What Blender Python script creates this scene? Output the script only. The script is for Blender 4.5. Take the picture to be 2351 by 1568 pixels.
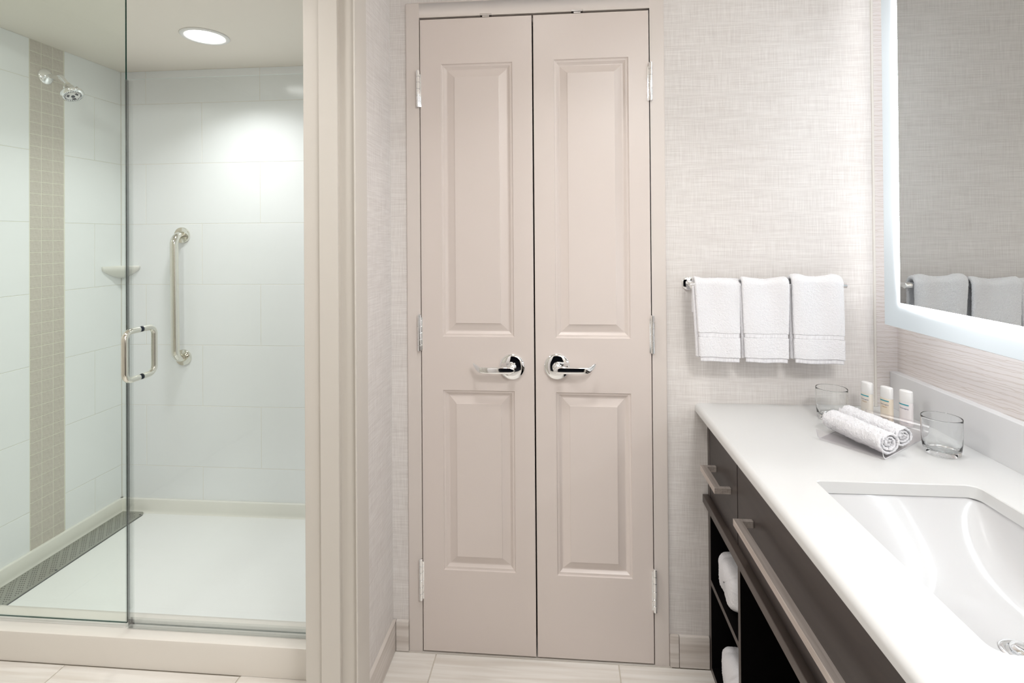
import bpy, bmesh, math, random
from mathutils import Vector, Matrix, noise
random.seed(7)
for o in list(bpy.data.objects): bpy.data.objects.remove(o, do_unlink=True)
SC = bpy.context.scene
COL = SC.collection
PI = math.pi

# ------------------------------------------------------------------ camera
F_PX, CX, CY, W_PX, H_PX = 1184.06, 1188.69, 537.44, 2351.0, 1568.0
YAW, PITCH, ROLL, CAM_H = -0.08255, 0.00615, -0.00744, 1.38968
def camera():
    fw = Vector((math.sin(YAW)*math.cos(PITCH), math.cos(YAW)*math.cos(PITCH), math.sin(PITCH)))
    r = Vector((math.cos(YAW), -math.sin(YAW), 0)); u = r.cross(fw)
    r2 = r*math.cos(ROLL) + u*math.sin(ROLL); u2 = -r*math.sin(ROLL) + u*math.cos(ROLL)
    cd = bpy.data.cameras.new('camera'); co = bpy.data.objects.new('camera', cd); COL.objects.link(co)
    cd.sensor_fit = 'HORIZONTAL'; cd.sensor_width = 36; cd.lens = F_PX/W_PX*36
    cd.shift_x = (W_PX/2 - CX)/W_PX; cd.shift_y = (CY - H_PX/2)/W_PX
    cd.clip_start = 0.02; cd.clip_end = 50
    m = Matrix((( r2.x, u2.x, -fw.x, 0), (r2.y, u2.y, -fw.y, 0), (r2.z, u2.z, -fw.z, CAM_H), (0, 0, 0, 1)))
    co.matrix_world = m
    SC.camera = co
camera()

# ------------------------------------------------------------------ world, lights, exposure
SC.view_settings.view_transform = 'Standard'; SC.view_settings.look = 'None'
SC.view_settings.gamma = 1; SC.view_settings.use_curve_mapping = False
SC.view_settings.exposure = 0.49
wd = bpy.data.worlds.new('world'); SC.world = wd; wd.use_nodes = True
wd.node_tree.nodes['Background'].inputs[0].default_value = (1.0, 0.97, 0.93, 1)
wd.node_tree.nodes['Background'].inputs[1].default_value = 0.15
def area(name, loc, size, power, color=(1, 1, 1), rot=(0, 0, 0), shape='DISK', size_y=None, spread=PI):
    d = bpy.data.lights.new(name, 'AREA'); d.shape = shape; d.size = size
    if size_y: d.size_y = size_y
    d.energy = power; d.color = color; d.spread = spread
    o = bpy.data.objects.new(name, d); o.location = loc; o.rotation_euler = rot; COL.objects.link(o)
    return o
SHOWER_LAMP = (-1.494, 2.064, 2.252)
area('shower_downlight_lamp', (SHOWER_LAMP[0], SHOWER_LAMP[1], 2.238), 0.13, 3.3, (1.0, 1.0, 1.0), spread=2.2)
area('vanity_downlight_lamp', (-0.10, 0.90, 2.425), 0.24, 2.6, (1.0, 1.0, 1.0), spread=1.9)
area('added_rear_fill_lamp', (0.58, -0.30, 2.425), 0.42, 15.5, (1.0, 1.0, 1.0))  # added fill light out of view, brightens the doors and left wall
area('bathroom_downlight_lamp', (-1.45, 0.80, 2.425), 0.30, 9.8, (1.0, 1.0, 1.0))
MIRROR_GLOW = 1.0

# ------------------------------------------------------------------ geometry constants (metres, from the camera solve)
YC = 1.7144          # closet wall plane
XL = -0.575          # partition wall face
XR = 0.9877          # end of linen covering on the closet wall
XW = 1.052           # right wall
XS, YB, ZS = -2.2426, 2.4658, 2.252   # shower side wall, back wall, soffit
ZCEIL = 2.44
ZC = 0.849           # counter top
XM = 0.945           # mirror face

# ------------------------------------------------------------------ materials
def new_mat(name):
    m = bpy.data.materials.new(name); m.use_nodes = True
    return m, m.node_tree.nodes, m.node_tree.links, m.node_tree.nodes['Principled BSDF']
def srgb(r, g, b):
    f = lambda c: (c/255/12.92) if c/255 <= 0.04045 else ((c/255+0.055)/1.055)**2.4
    return (f(r), f(g), f(b), 1)
def mat(name, col, rough=0.5, metal=0.0, bump=0.0, bscale=60, var=0.0, vscale=8, coat=0.0, spec=0.5, sheen=0.0):
    m, N, L, P = new_mat(name)
    P.inputs['Base Color'].default_value = col; P.inputs['Roughness'].default_value = rough
    P.inputs['Metallic'].default_value = metal; P.inputs['Specular IOR Level'].default_value = spec
    P.inputs['Coat Weight'].default_value = coat
    if sheen: P.inputs['Sheen Weight'].default_value = sheen; P.inputs['Sheen Roughness'].default_value = 0.5
    tc = N.new('ShaderNodeTexCoord')
    if bump:
        t = N.new('ShaderNodeTexNoise'); t.inputs['Scale'].default_value = bscale; t.inputs['Detail'].default_value = 3
        b = N.new('ShaderNodeBump'); b.inputs['Strength'].default_value = bump; b.inputs['Distance'].default_value = 0.002
        L.new(tc.outputs['Object'], t.inputs['Vector']); L.new(t.outputs['Fac'], b.inputs['Height']); L.new(b.outputs['Normal'], P.inputs['Normal'])
    if var:
        t = N.new('ShaderNodeTexNoise'); t.inputs['Scale'].default_value = vscale; t.inputs['Detail'].default_value = 4
        mx = N.new('ShaderNodeMix'); mx.data_type = 'RGBA'
        mx.inputs['A'].default_value = tuple(c*(1-var) for c in col[:3])+(1,); mx.inputs['B'].default_value = tuple(min(1, c*(1+var)) for c in col[:3])+(1,)
        L.new(tc.outputs['Object'], t.inputs['Vector']); L.new(t.outputs['Fac'], mx.inputs['Factor']); L.new(mx.outputs['Result'], P.inputs['Base Color'])
    return m
def weave_mat(name, light, dark, fast=300, slow=14, rough=0.75, bump=0.25, contrast=(0.38, 0.62), patch=0.35):
    """two crossed sets of stretched threads"""
    m, N, L, P = new_mat(name)
    tc = N.new('ShaderNodeTexCoord')
    outs = []
    for sc in ((slow, slow, fast), (fast, fast, slow)):
        mp = N.new('ShaderNodeMapping'); mp.inputs['Scale'].default_value = sc
        t = N.new('ShaderNodeTexNoise'); t.inputs['Scale'].default_value = 1.0; t.inputs['Detail'].default_value = 3; t.inputs['Roughness'].default_value = 0.6
        L.new(tc.outputs['Object'], mp.inputs['Vector']); L.new(mp.outputs['Vector'], t.inputs['Vector']); outs.append(t)
    mp = N.new('ShaderNodeMapping'); mp.inputs['Scale'].default_value = (5, 5, 40)
    t3 = N.new('ShaderNodeTexNoise'); t3.inputs['Scale'].default_value = 1.0; t3.inputs['Detail'].default_value = 2
    L.new(tc.outputs['Object'], mp.inputs['Vector']); L.new(mp.outputs['Vector'], t3.inputs['Vector'])
    a = N.new('ShaderNodeMath'); a.operation = 'ADD'; L.new(outs[0].outputs['Fac'], a.inputs[0]); L.new(outs[1].outputs['Fac'], a.inputs[1])
    b = N.new('ShaderNodeMath'); b.operation = 'MULTIPLY_ADD'; L.new(t3.outputs['Fac'], b.inputs[0]); b.inputs[1].default_value = patch; L.new(a.outputs[0], b.inputs[2])
    c = N.new('ShaderNodeMath'); c.operation = 'DIVIDE'; L.new(b.outputs[0], c.inputs[0]); c.inputs[1].default_value = 2+patch
    r = N.new('ShaderNodeValToRGB'); r.color_ramp.elements[0].position = contrast[0]; r.color_ramp.elements[1].position = contrast[1]
    r.color_ramp.elements[0].color = dark; r.color_ramp.elements[1].color = light
    L.new(c.outputs[0], r.inputs['Fac']); L.new(r.outputs['Color'], P.inputs['Base Color'])
    bp = N.new('ShaderNodeBump'); bp.inputs['Strength'].default_value = bump; bp.inputs['Distance'].default_value = 0.001
    L.new(c.outputs[0], bp.inputs['Height']); L.new(bp.outputs['Normal'], P.inputs['Normal'])
    P.inputs['Roughness'].default_value = rough
    return m
def grain_mat(name, light, dark, scale=(3, 3, 60), rough=0.35, thr=(0.35, 0.6), distort=0.4, detail=3, spec=0.5, obj_random=False):
    """long streaks"""
    m, N, L, P = new_mat(name)
    tc = N.new('ShaderNodeTexCoord'); mp = N.new('ShaderNodeMapping'); mp.inputs['Scale'].default_value = scale
    t = N.new('ShaderNodeTexNoise'); t.inputs['Scale'].default_value = 1.0; t.inputs['Detail'].default_value = detail; t.inputs['Distortion'].default_value = distort
    if obj_random:
        oi = N.new('ShaderNodeObjectInfo'); ad = N.new('ShaderNodeVectorMath'); ad.operation = 'ADD'
        sc = N.new('ShaderNodeVectorMath'); sc.operation = 'SCALE'; sc.inputs['Scale'].default_value = 9
        L.new(oi.outputs['Location'], sc.inputs[0]); L.new(tc.outputs['Object'], ad.inputs[0]); L.new(sc.outputs[0], ad.inputs[1]); L.new(ad.outputs[0], mp.inputs['Vector'])
    else: L.new(tc.outputs['Object'], mp.inputs['Vector'])
    L.new(mp.outputs['Vector'], t.inputs['Vector'])
    r = N.new('ShaderNodeValToRGB'); r.color_ramp.elements[0].position = thr[0]; r.color_ramp.elements[1].position = thr[1]
    r.color_ramp.elements[0].color = dark; r.color_ramp.elements[1].color = light
    L.new(t.outputs['Fac'], r.inputs['Fac']); L.new(r.outputs['Color'], P.inputs['Base Color'])
    P.inputs['Roughness'].default_value = rough; P.inputs['Specular IOR Level'].default_value = spec
    return m
def lines_mat(name, light, dark):
    """pale covering with thin wavy nearly level lines"""
    m, N, L, P = new_mat(name)
    tc = N.new('ShaderNodeTexCoord')
    mp = N.new('ShaderNodeMapping'); mp.inputs['Scale'].default_value = (1, 1, 1); mp.inputs['Rotation'].default_value = (0.05, 0, 0)
    L.new(tc.outputs['Object'], mp.inputs['Vector'])
    prev = None
    for sc, dist, ds in ((15, 2.2, 3.0), (11, 3.1, 2.2)):
        w = N.new('ShaderNodeTexWave'); w.wave_type = 'BANDS'; w.bands_direction = 'Z'; w.inputs['Scale'].default_value = sc
        w.inputs['Distortion'].default_value = dist; w.inputs['Detail'].default_value = 2; w.inputs['Detail Scale'].default_value = ds
        mq = N.new('ShaderNodeMapping'); mq.inputs['Scale'].default_value = (1, 0.55, 1.8)
        L.new(mp.outputs['Vector'], mq.inputs['Vector']); L.new(mq.outputs['Vector'], w.inputs['Vector'])
        r = N.new('ShaderNodeValToRGB'); r.color_ramp.elements[0].position = 0.0; r.color_ramp.elements[1].position = 0.07
        r.color_ramp.elements[0].color = dark; r.color_ramp.elements[1].color = (1, 1, 1, 1)
        L.new(w.outputs['Fac'], r.inputs['Fac'])
        if prev is None: prev = r.outputs['Color']
        else:
            mx = N.new('ShaderNodeMix'); mx.data_type = 'RGBA'; mx.blend_type = 'DARKEN'; mx.inputs['Factor'].default_value = 1
            L.new(prev, mx.inputs['A']); L.new(r.outputs['Color'], mx.inputs['B']); prev = mx.outputs['Result']
    mx = N.new('ShaderNodeMix'); mx.data_type = 'RGBA'; mx.blend_type = 'MULTIPLY'; mx.inputs['Factor'].default_value = 1
    mx.inputs['A'].default_value = light; L.new(prev, mx.inputs['B']); L.new(mx.outputs['Result'], P.inputs['Base Color'])
    P.inputs['Roughness'].default_value = 0.5
    return m
def pane_mat(name, tint, reflect=1.0, rough=0.0):
    m, N, L, P = new_mat(name); N.remove(P)
    out = N['Material Output']
    tr = N.new('ShaderNodeBsdfTransparent'); tr.inputs[0].default_value = tint
    gl = N.new('ShaderNodeBsdfGlossy'); gl.inputs['Roughness'].default_value = rough; gl.inputs['Color'].default_value = (1, 1, 1, 1)
    # Schlick reflectance, the same from both sides of the sheet
    ge = N.new('ShaderNodeNewGeometry'); dt = N.new('ShaderNodeVectorMath'); dt.operation = 'DOT_PRODUCT'
    L.new(ge.outputs['Normal'], dt.inputs[0]); L.new(ge.outputs['Incoming'], dt.inputs[1])
    ab = N.new('ShaderNodeMath'); ab.operation = 'ABSOLUTE'; L.new(dt.outputs['Value'], ab.inputs[0])
    om = N.new('ShaderNodeMath'); om.operation = 'SUBTRACT'; om.inputs[0].default_value = 1; L.new(ab.outputs[0], om.inputs[1])
    pw = N.new('ShaderNodeMath'); pw.operation = 'POWER'; pw.inputs[1].default_value = 5; L.new(om.outputs[0], pw.inputs[0])
    fr = N.new('ShaderNodeMath'); fr.operation = 'MULTIPLY_ADD'; fr.inputs[1].default_value = 0.96; fr.inputs[2].default_value = 0.04; L.new(pw.outputs[0], fr.inputs[0])
    mu = N.new('ShaderNodeMath'); mu.operation = 'MULTIPLY'; mu.inputs[1].default_value = reflect
    mx = N.new('ShaderNodeMixShader')
    L.new(fr.outputs[0], mu.inputs[0]); L.new(mu.outputs[0], mx.inputs[0]); L.new(tr.outputs[0], mx.inputs[1]); L.new(gl.outputs[0], mx.inputs[2]); L.new(mx.outputs[0], out.inputs[0])
    return m
def glass_mat(name, tint=(1, 1, 1, 1), rough=0.0, ior=1.48):
    m, N, L, P = new_mat(name)
    P.inputs['Base Color'].default_value = tint; P.inputs['Transmission Weight'].default_value = 1; P.inputs['Roughness'].default_value = rough; P.inputs['IOR'].default_value = ior
    return m
def emit_mat(name, col, strength):
    m, N, L, P = new_mat(name)
    P.inputs['Base Color'].default_value = (0.8, 0.8, 0.8, 1)
    P.inputs['Emission Color'].default_value = col; P.inputs['Emission Strength'].default_value = strength
    return m

M = {}
M['linen'] = weave_mat('linen_wallcovering', srgb(234, 230, 227), srgb(212, 206, 202), fast=420, slow=13, contrast=(0.38, 0.62), patch=0.2, bump=0.12)
M['wood_cover'] = lines_mat('fine_line_wallcovering', srgb(224, 217, 214), (0.84, 0.80, 0.76, 1))
M['paint'] = mat('taupe_door_paint', srgb(221, 210, 204), 0.33, bump=0.04, bscale=500)
M['frame_paint'] = mat('taupe_frame_paint', srgb(220, 211, 205), 0.35)
M['jamb_paint'] = mat('warm_jamb_paint', srgb(210, 204, 196), 0.38)
M['ceiling'] = mat('cream_ceiling_paint', srgb(241, 235, 225), 0.6, bump=0.05, bscale=300)
M['white_paint'] = mat('white_wall_paint', srgb(226, 221, 213), 0.6)
M['shower_tile'] = mat('glossy_white_tile', srgb(241, 244, 245), 0.16, var=0.015, vscale=5, spec=0.5)
M['grout'] = mat('beige_grout', srgb(232, 228, 217), 0.8)
M['mosaic_grout'] = mat('cream_mosaic_grout', srgb(226, 225, 210), 0.8)
M['mosaic'] = weave_mat('greige_mosaic_tile', srgb(212, 206, 196), srgb(186, 179, 168), fast=700, slow=50, rough=0.35, bump=0.05, contrast=(0.36, 0.64))
M['floor_tile'] = grain_mat('streaked_floor_tile', srgb(234, 230, 224), srgb(218, 211, 202), scale=(2.2, 45, 10), rough=0.3, obj_random=True)
M['base_tile'] = grain_mat('streaked_base_tile', srgb(224, 217, 211), srgb(203, 194, 186), scale=(3, 3, 70), rough=0.35, obj_random=True)
M['floor_grout'] = mat('floor_grout', srgb(205, 197, 184), 0.8)
M['pan'] = mat('solid_white_shower_pan', srgb(240, 241, 239), 0.35)
M['upstand'] = mat('cream_pan_upstand', srgb(234, 233, 225), 0.35)
M['curb'] = mat('cream_solid_surface_curb', srgb(231, 225, 217), 0.3, var=0.01, vscale=12)
M['chrome'] = mat('chrome', (0.92, 0.93, 0.94, 1), 0.04, 1.0)
M['polished'] = mat('polished_stainless', (0.80, 0.79, 0.72, 1), 0.08, 1.0)
M['brushed'] = grain_mat('brushed_nickel', (0.66, 0.60, 0.56, 1), (0.54, 0.48, 0.44, 1), scale=(200, 6, 200), rough=0.42)
M['brushed'].node_tree.nodes['Principled BSDF'].inputs['Metallic'].default_value = 0.7
M['satin'] = mat('satin_chrome', (0.72, 0.70, 0.70, 1), 0.18, 1.0)
M['grate'] = mat('dull_stainless_grate', (0.40, 0.41, 0.37, 1), 0.42, 0.7, var=0.12, vscale=20)
M['black'] = mat('void_shade_black', (0.004, 0.004, 0.005, 1), 0.9)  # black stands in for shade inside closet, drawer gap and drain holes
M['rubber'] = mat('dark_rubber', (0.02, 0.03, 0.05, 1), 0.5)
M['espresso'] = grain_mat('espresso_wood', srgb(57, 50, 48), srgb(50, 44, 42), scale=(40, 5, 40), rough=0.38)
M['cabinet_inside'] = mat('cabinet_interior_shade_black', (0.0035, 0.003, 0.003, 1), 0.7, spec=0.05)  # near black puts the deep shade of the open bays into the colour
M['espresso_edge'] = grain_mat('espresso_edge_band', srgb(78, 69, 64), srgb(66, 58, 54), scale=(30, 3, 30), rough=0.35)
M['counter'] = mat('white_quartz', srgb(216, 216, 215), 0.14, var=0.006, vscale=60)
M['sink'] = mat('white_porcelain', srgb(205, 205, 206), 0.16, coat=0.3)
M['backsplash'] = mat('white_quartz_backsplash', srgb(228, 228, 229), 0.2)
M['terry'] = mat('white_terry', srgb(239, 238, 241), 0.95, bump=1.0, bscale=480, sheen=0.3, spec=0.1)
M['terry_flat'] = grain_mat('white_woven_band', srgb(236, 235, 238), srgb(218, 216, 220), scale=(420, 40, 60), rough=0.8, thr=(0.3, 0.6))
M['pane'] = pane_mat('clear_shower_glass', (0.955, 0.965, 0.962, 1), 0.9)
M['pane_fixed'] = pane_mat('fixed_shower_glass', (0.945, 0.968, 0.950, 1), 0.9)
M['glass_edge'] = mat('green_glass_edge', (0.004, 0.045, 0.032, 1), 0.15)
M['vinyl'] = pane_mat('clear_vinyl_seal', (0.955, 0.965, 0.962, 1), 1.3)
M['glass_edge_soft'] = pane_mat('pale_green_glass_edge', (0.86, 0.93, 0.91, 1), 0.6)
M['tumbler'] = glass_mat('tumbler_glass', (0.985, 0.995, 0.995, 1), ior=1.42)
M['acrylic'] = pane_mat('clear_acrylic', (0.925, 0.915, 0.92, 1), 0.9, 0.22)
M['acrylic_edge'] = mat('acrylic_edge', srgb(226, 224, 226), 0.2)
M['lens'] = emit_mat('lamp_lens', (1, 0.99, 0.96, 1), 6.0)
M['plastic'] = mat('white_plastic', srgb(240, 240, 238), 0.35)
M['cap'] = mat('white_bottle_cap', srgb(242, 241, 240), 0.4)
M['shampoo'] = mat('pale_cream_bottle', srgb(236, 229, 219), 0.35)
M['conditioner'] = mat('warm_cream_bottle', srgb(236, 224, 206), 0.35)
M['lotion'] = mat('pinkish_white_bottle', srgb(236, 230, 230), 0.35)
M['teal'] = mat('teal_print', srgb(66, 164, 176), 0.4)
M['ink'] = mat('navy_ink', srgb(95, 92, 135), 0.5)
M['gold_ink'] = mat('gold_ink', srgb(190, 150, 95), 0.5)
M['mirror'] = mat('mirror_silver', (0.54, 0.55, 0.54, 1), 0.0, 1.0)
M['mirror_body'] = mat('aluminium_mirror_body', (0.6, 0.6, 0.6, 1), 0.4, 1.0)
M['porcelain'] = mat('white_ceramic_shelf', srgb(236, 236, 230), 0.12)
M['dark_room'] = mat('bedroom_painted_dim', (0.010, 0.012, 0.020, 1), 0.9)  # near-black colour stands in for the gloom of an unlit room

def band_mat():
    m, N, L, P = new_mat('frosted_lit_band')
    at = N.new('ShaderNodeAttribute'); at.attribute_name = 'lamp_output'
    mu = N.new('ShaderNodeMath'); mu.operation = 'MULTIPLY'; mu.inputs[1].default_value = MIRROR_GLOW
    L.new(at.outputs['Fac'], mu.inputs[0]); L.new(mu.outputs[0], P.inputs['Emission Strength'])
    P.inputs['Emission Color'].default_value = (0.88, 0.95, 1.0, 1)
    P.inputs['Base Color'].default_value = (0.16, 0.18, 0.18, 1); P.inputs['Roughness'].default_value = 0.3
    return m
M['band'] = band_mat()
M['halo'] = emit_mat('halo_led_strip', (0.90, 0.96, 1.0, 1), 5.2)

# ------------------------------------------------------------------ mesh helpers
def box(bm, x0, x1, y0, y1, z0, z1, mi=0):
    v = [bm.verts.new(p) for p in ((x0,y0,z0),(x1,y0,z0),(x1,y1,z0),(x0,y1,z0),(x0,y0,z1),(x1,y0,z1),(x1,y1,z1),(x0,y1,z1))]
    fs = [bm.faces.new([v[i] for i in q]) for q in ((0,3,2,1),(4,5,6,7),(0,1,5,4),(1,2,6,5),(2,3,7,6),(3,0,4,7))]
    for f in fs: f.material_index = mi
    return v, fs
def bevel_all(bm, w, seg=2):
    bmesh.ops.bevel(bm, geom=list(bm.edges), offset=w, segments=seg, affect='EDGES', clamp_overlap=True)
def rbox(x0, x1, y0, y1, z0, z1, w=0.002, seg=2):
    bm = bmesh.new(); box(bm, x0, x1, y0, y1, z0, z1); bevel_all(bm, w, seg); return bm
def bx(*a):
    bm = bmesh.new(); box(bm, *a); return bm
def lathe(prof, n=40, axis='Z', center=(0, 0, 0), cap0=True, cap1=True, bm=None):
    """prof: list of (r, h)"""
    bm = bm or bmesh.new(); rings = []
    for r, h in prof:
        ring = []
        for i in range(n):
            a = 2*PI*i/n; p = (r*math.cos(a), r*math.sin(a), h)
            if axis == 'Y': p = (p[0], h, p[1])
            elif axis == 'X': p = (h, p[0], p[1])
            ring.append(bm.verts.new((p[0]+center[0], p[1]+center[1], p[2]+center[2])))
        rings.append(ring)
    for a, b in zip(rings, rings[1:]):
        for i in range(n): bm.faces.new((a[i], a[(i+1) % n], b[(i+1) % n], b[i]))
    if cap0: bm.faces.new(rings[0])
    if cap1: bm.faces.new(rings[-1][::-1])
    return bm
def tube(pts, r, n=20, bm=None, closed=False):
    """sweep a circle (radius may be a list) along points, rotation minimising frames"""
    bm = bm or bmesh.new(); pts = [Vector(p) for p in pts]; k = len(pts)
    tang = []
    for i in range(k):
        if closed: t = pts[(i+1) % k]-pts[i-1]
        else: t = pts[min(i+1, k-1)]-pts[max(i-1, 0)]
        tang.append(t.normalized())
    up = Vector((0, 0, 1)) if abs(tang[0].z) < 0.9 else Vector((1, 0, 0))
    nrm = (up - tang[0]*up.dot(tang[0])).normalized(); rings = []
    for i in range(k):
        if i: nrm = (nrm - tang[i]*nrm.dot(tang[i])).normalized()
        bi = tang[i].cross(nrm); rr = r[i] if isinstance(r, (list, tuple)) else r
        rings.append([bm.verts.new(pts[i]+nrm*rr*math.cos(2*PI*j/n)+bi*rr*math.sin(2*PI*j/n)) for j in range(n)])
    pairs = list(zip(rings, rings[1:])) + ([(rings[-1], rings[0])] if closed else [])
    for a, b in pairs:
        for j in range(n): bm.faces.new((a[j], a[(j+1) % n], b[(j+1) % n], b[j]))
    if not closed: bm.faces.new(rings[0][::-1]); bm.faces.new(rings[-1])
    return bm
def round_path(pts, rad, seg=8):
    """polyline with rounded corners"""
    pts = [Vector(p) for p in pts]; out = [pts[0]]
    for i in range(1, len(pts)-1):
        a, b, c = pts[i-1], pts[i], pts[i+1]
        d1 = (a-b).normalized(); d2 = (c-b).normalized(); ang = d1.angle(d2)
        t = rad/math.tan(ang/2); p1 = b+d1*t; p2 = b+d2*t
        cen = b+(d1+d2).normalized()*(rad/math.sin(ang/2))
        v1 = p1-cen; v2 = p2-cen; tot = v1.angle(v2); ax = v1.cross(v2).normalized()
        for s in range(seg+1): out.append(cen+Matrix.Rotation(tot*s/seg, 3, ax) @ v1)
    out.append(pts[-1]); return out
def prism(poly, axis, a, b, bm=None):
    """extrude a 2D polygon along an axis: axis 'X' polygon in (y,z), 'Y' in (x,z), 'Z' in (x,y)"""
    bm = bm or bmesh.new()
    f = {'X': lambda p, t: (t, p[0], p[1]), 'Y': lambda p, t: (p[0], t, p[1]), 'Z': lambda p, t: (p[0], p[1], t)}[axis]
    A = [bm.verts.new(f(p, a)) for p in poly]; B = [bm.verts.new(f(p, b)) for p in poly]
    n = len(poly)
    for i in range(n): bm.faces.new((A[i], A[(i+1) % n], B[(i+1) % n], B[i]))
    bm.faces.new(A[::-1]); bm.faces.new(B); return bm

def world_loc(o):
    v = Vector((0, 0, 0))
    while o: v += o.location; o = o.parent
    return v
def finish(bm, smooth, ang=35):
    bmesh.ops.recalc_face_normals(bm, faces=bm.faces)
    if smooth:
        for f in bm.faces: f.smooth = True
        lim = math.radians(ang)
        for e in bm.edges:
            if len(e.link_faces) == 2: e.smooth = e.calc_face_angle(0) < lim
def obj(name, bm, m, parent=None, local=False, smooth=True, label=None, ang=35, origin=None):
    """link bm as one mesh; vertices are given in world space unless local"""
    finish(bm, smooth, ang)
    me = bpy.data.meshes.new(name)
    if local: off = Vector((0, 0, 0)); loc = Vector((0, 0, 0))
    else:
        xs = [v.co.x for v in bm.verts]; ys = [v.co.y for v in bm.verts]; zs = [v.co.z for v in bm.verts]
        off = Vector(origin) if origin else Vector(((min(xs)+max(xs))/2, (min(ys)+max(ys))/2, min(zs)))
        bmesh.ops.translate(bm, verts=bm.verts, vec=-off)
        loc = off - (world_loc(parent) if parent else Vector((0, 0, 0)))
    bm.to_mesh(me); bm.free()
    for mm in (m if isinstance(m, (list, tuple)) else [m]): me.materials.append(mm)
    o = bpy.data.objects.new(name, me); COL.objects.link(o); o.location = loc
    if parent: o.parent = parent
    if label: o['label'] = label
    return o
def tag(o, label, cat=None, group=None, kind=None):
    o['label'] = label
    if cat: o['category'] = cat
    if group: o['group'] = group
    if kind: o['kind'] = kind
    return o
def thing(name, label, cat, loc, group=None, rotz=0, kind=None):
    o = bpy.data.objects.new(name, None); COL.objects.link(o); o.location = loc; o.rotation_euler = (0, 0, rotz)
    o.empty_display_size = 0.05
    return tag(o, label, cat, group, kind)
def struct(name, bm, m, label, cat, **k):
    o = obj(name, bm, m, **k); return tag(o, label, cat, kind='structure')
def piece(name, me, loc_world, parent):
    o = bpy.data.objects.new(name, me); COL.objects.link(o); o.parent = parent; o.location = Vector(loc_world)-world_loc(parent); return o

# ------------------------------------------------------------------ setting: floor
def floor():
    f = struct('floor', bx(-2.40, 1.20, -0.85, 2.60, -0.06, -0.003), M['floor_grout'], 'pale streaked porcelain tile floor laid in long planks', 'floor')
    cache = {}
    g = 0.0016
    y = 1.704; row = 0
    while y > -0.5:
        y0 = y-0.302
        x = -2.2426-0.10 if row % 2 == 0 else -2.2426-0.40
        off = -0.424 if row % 2 == 0 else -0.124
        xs = sorted([off+0.6015*k for k in range(-4, 4)])
        for a in xs:
            xa, xb = max(a, -2.2426), min(a+0.6015, 1.05)
            if xb-xa < 0.05: continue
            ya, yb = y0, y
            if xb <= -0.60: yb = min(yb, 1.5695)
            if yb-ya < 0.03: continue
            key = (round(xb-xa, 3), round(yb-ya, 3))
            if key not in cache:
                w, h = key; bm = bmesh.new(); b = 0.0008
                lo = [bm.verts.new((sx*(w/2-g), sy*(h/2-g), -0.004)) for sx, sy in ((-1,-1),(1,-1),(1,1),(-1,1))]
                hi = [bm.verts.new((sx*(w/2-g-b), sy*(h/2-g-b), 0)) for sx, sy in ((-1,-1),(1,-1),(1,1),(-1,1))]
                for i in range(4): bm.faces.new((lo[i], lo[(i+1) % 4], hi[(i+1) % 4], hi[i]))
                bm.faces.new(hi)
                finish(bm, False); me = bpy.data.meshes.new('floor_tile'); bm.to_mesh(me); bm.free(); me.materials.append(M['floor_tile']); cache[key] = me
            piece('floor_tile', cache[key], ((xa+xb)/2, (ya+yb)/2, 0), f)
        y = y0; row += 1
    # last narrow row that runs under the closet doors
    bm = bx(-0.575+0.001, 0.348, 1.7055, 1.80, -0.004, 0.0); 
    obj('floor_tile', bm, M['floor_tile'], f, smooth=False)
    return f
floor()

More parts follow.
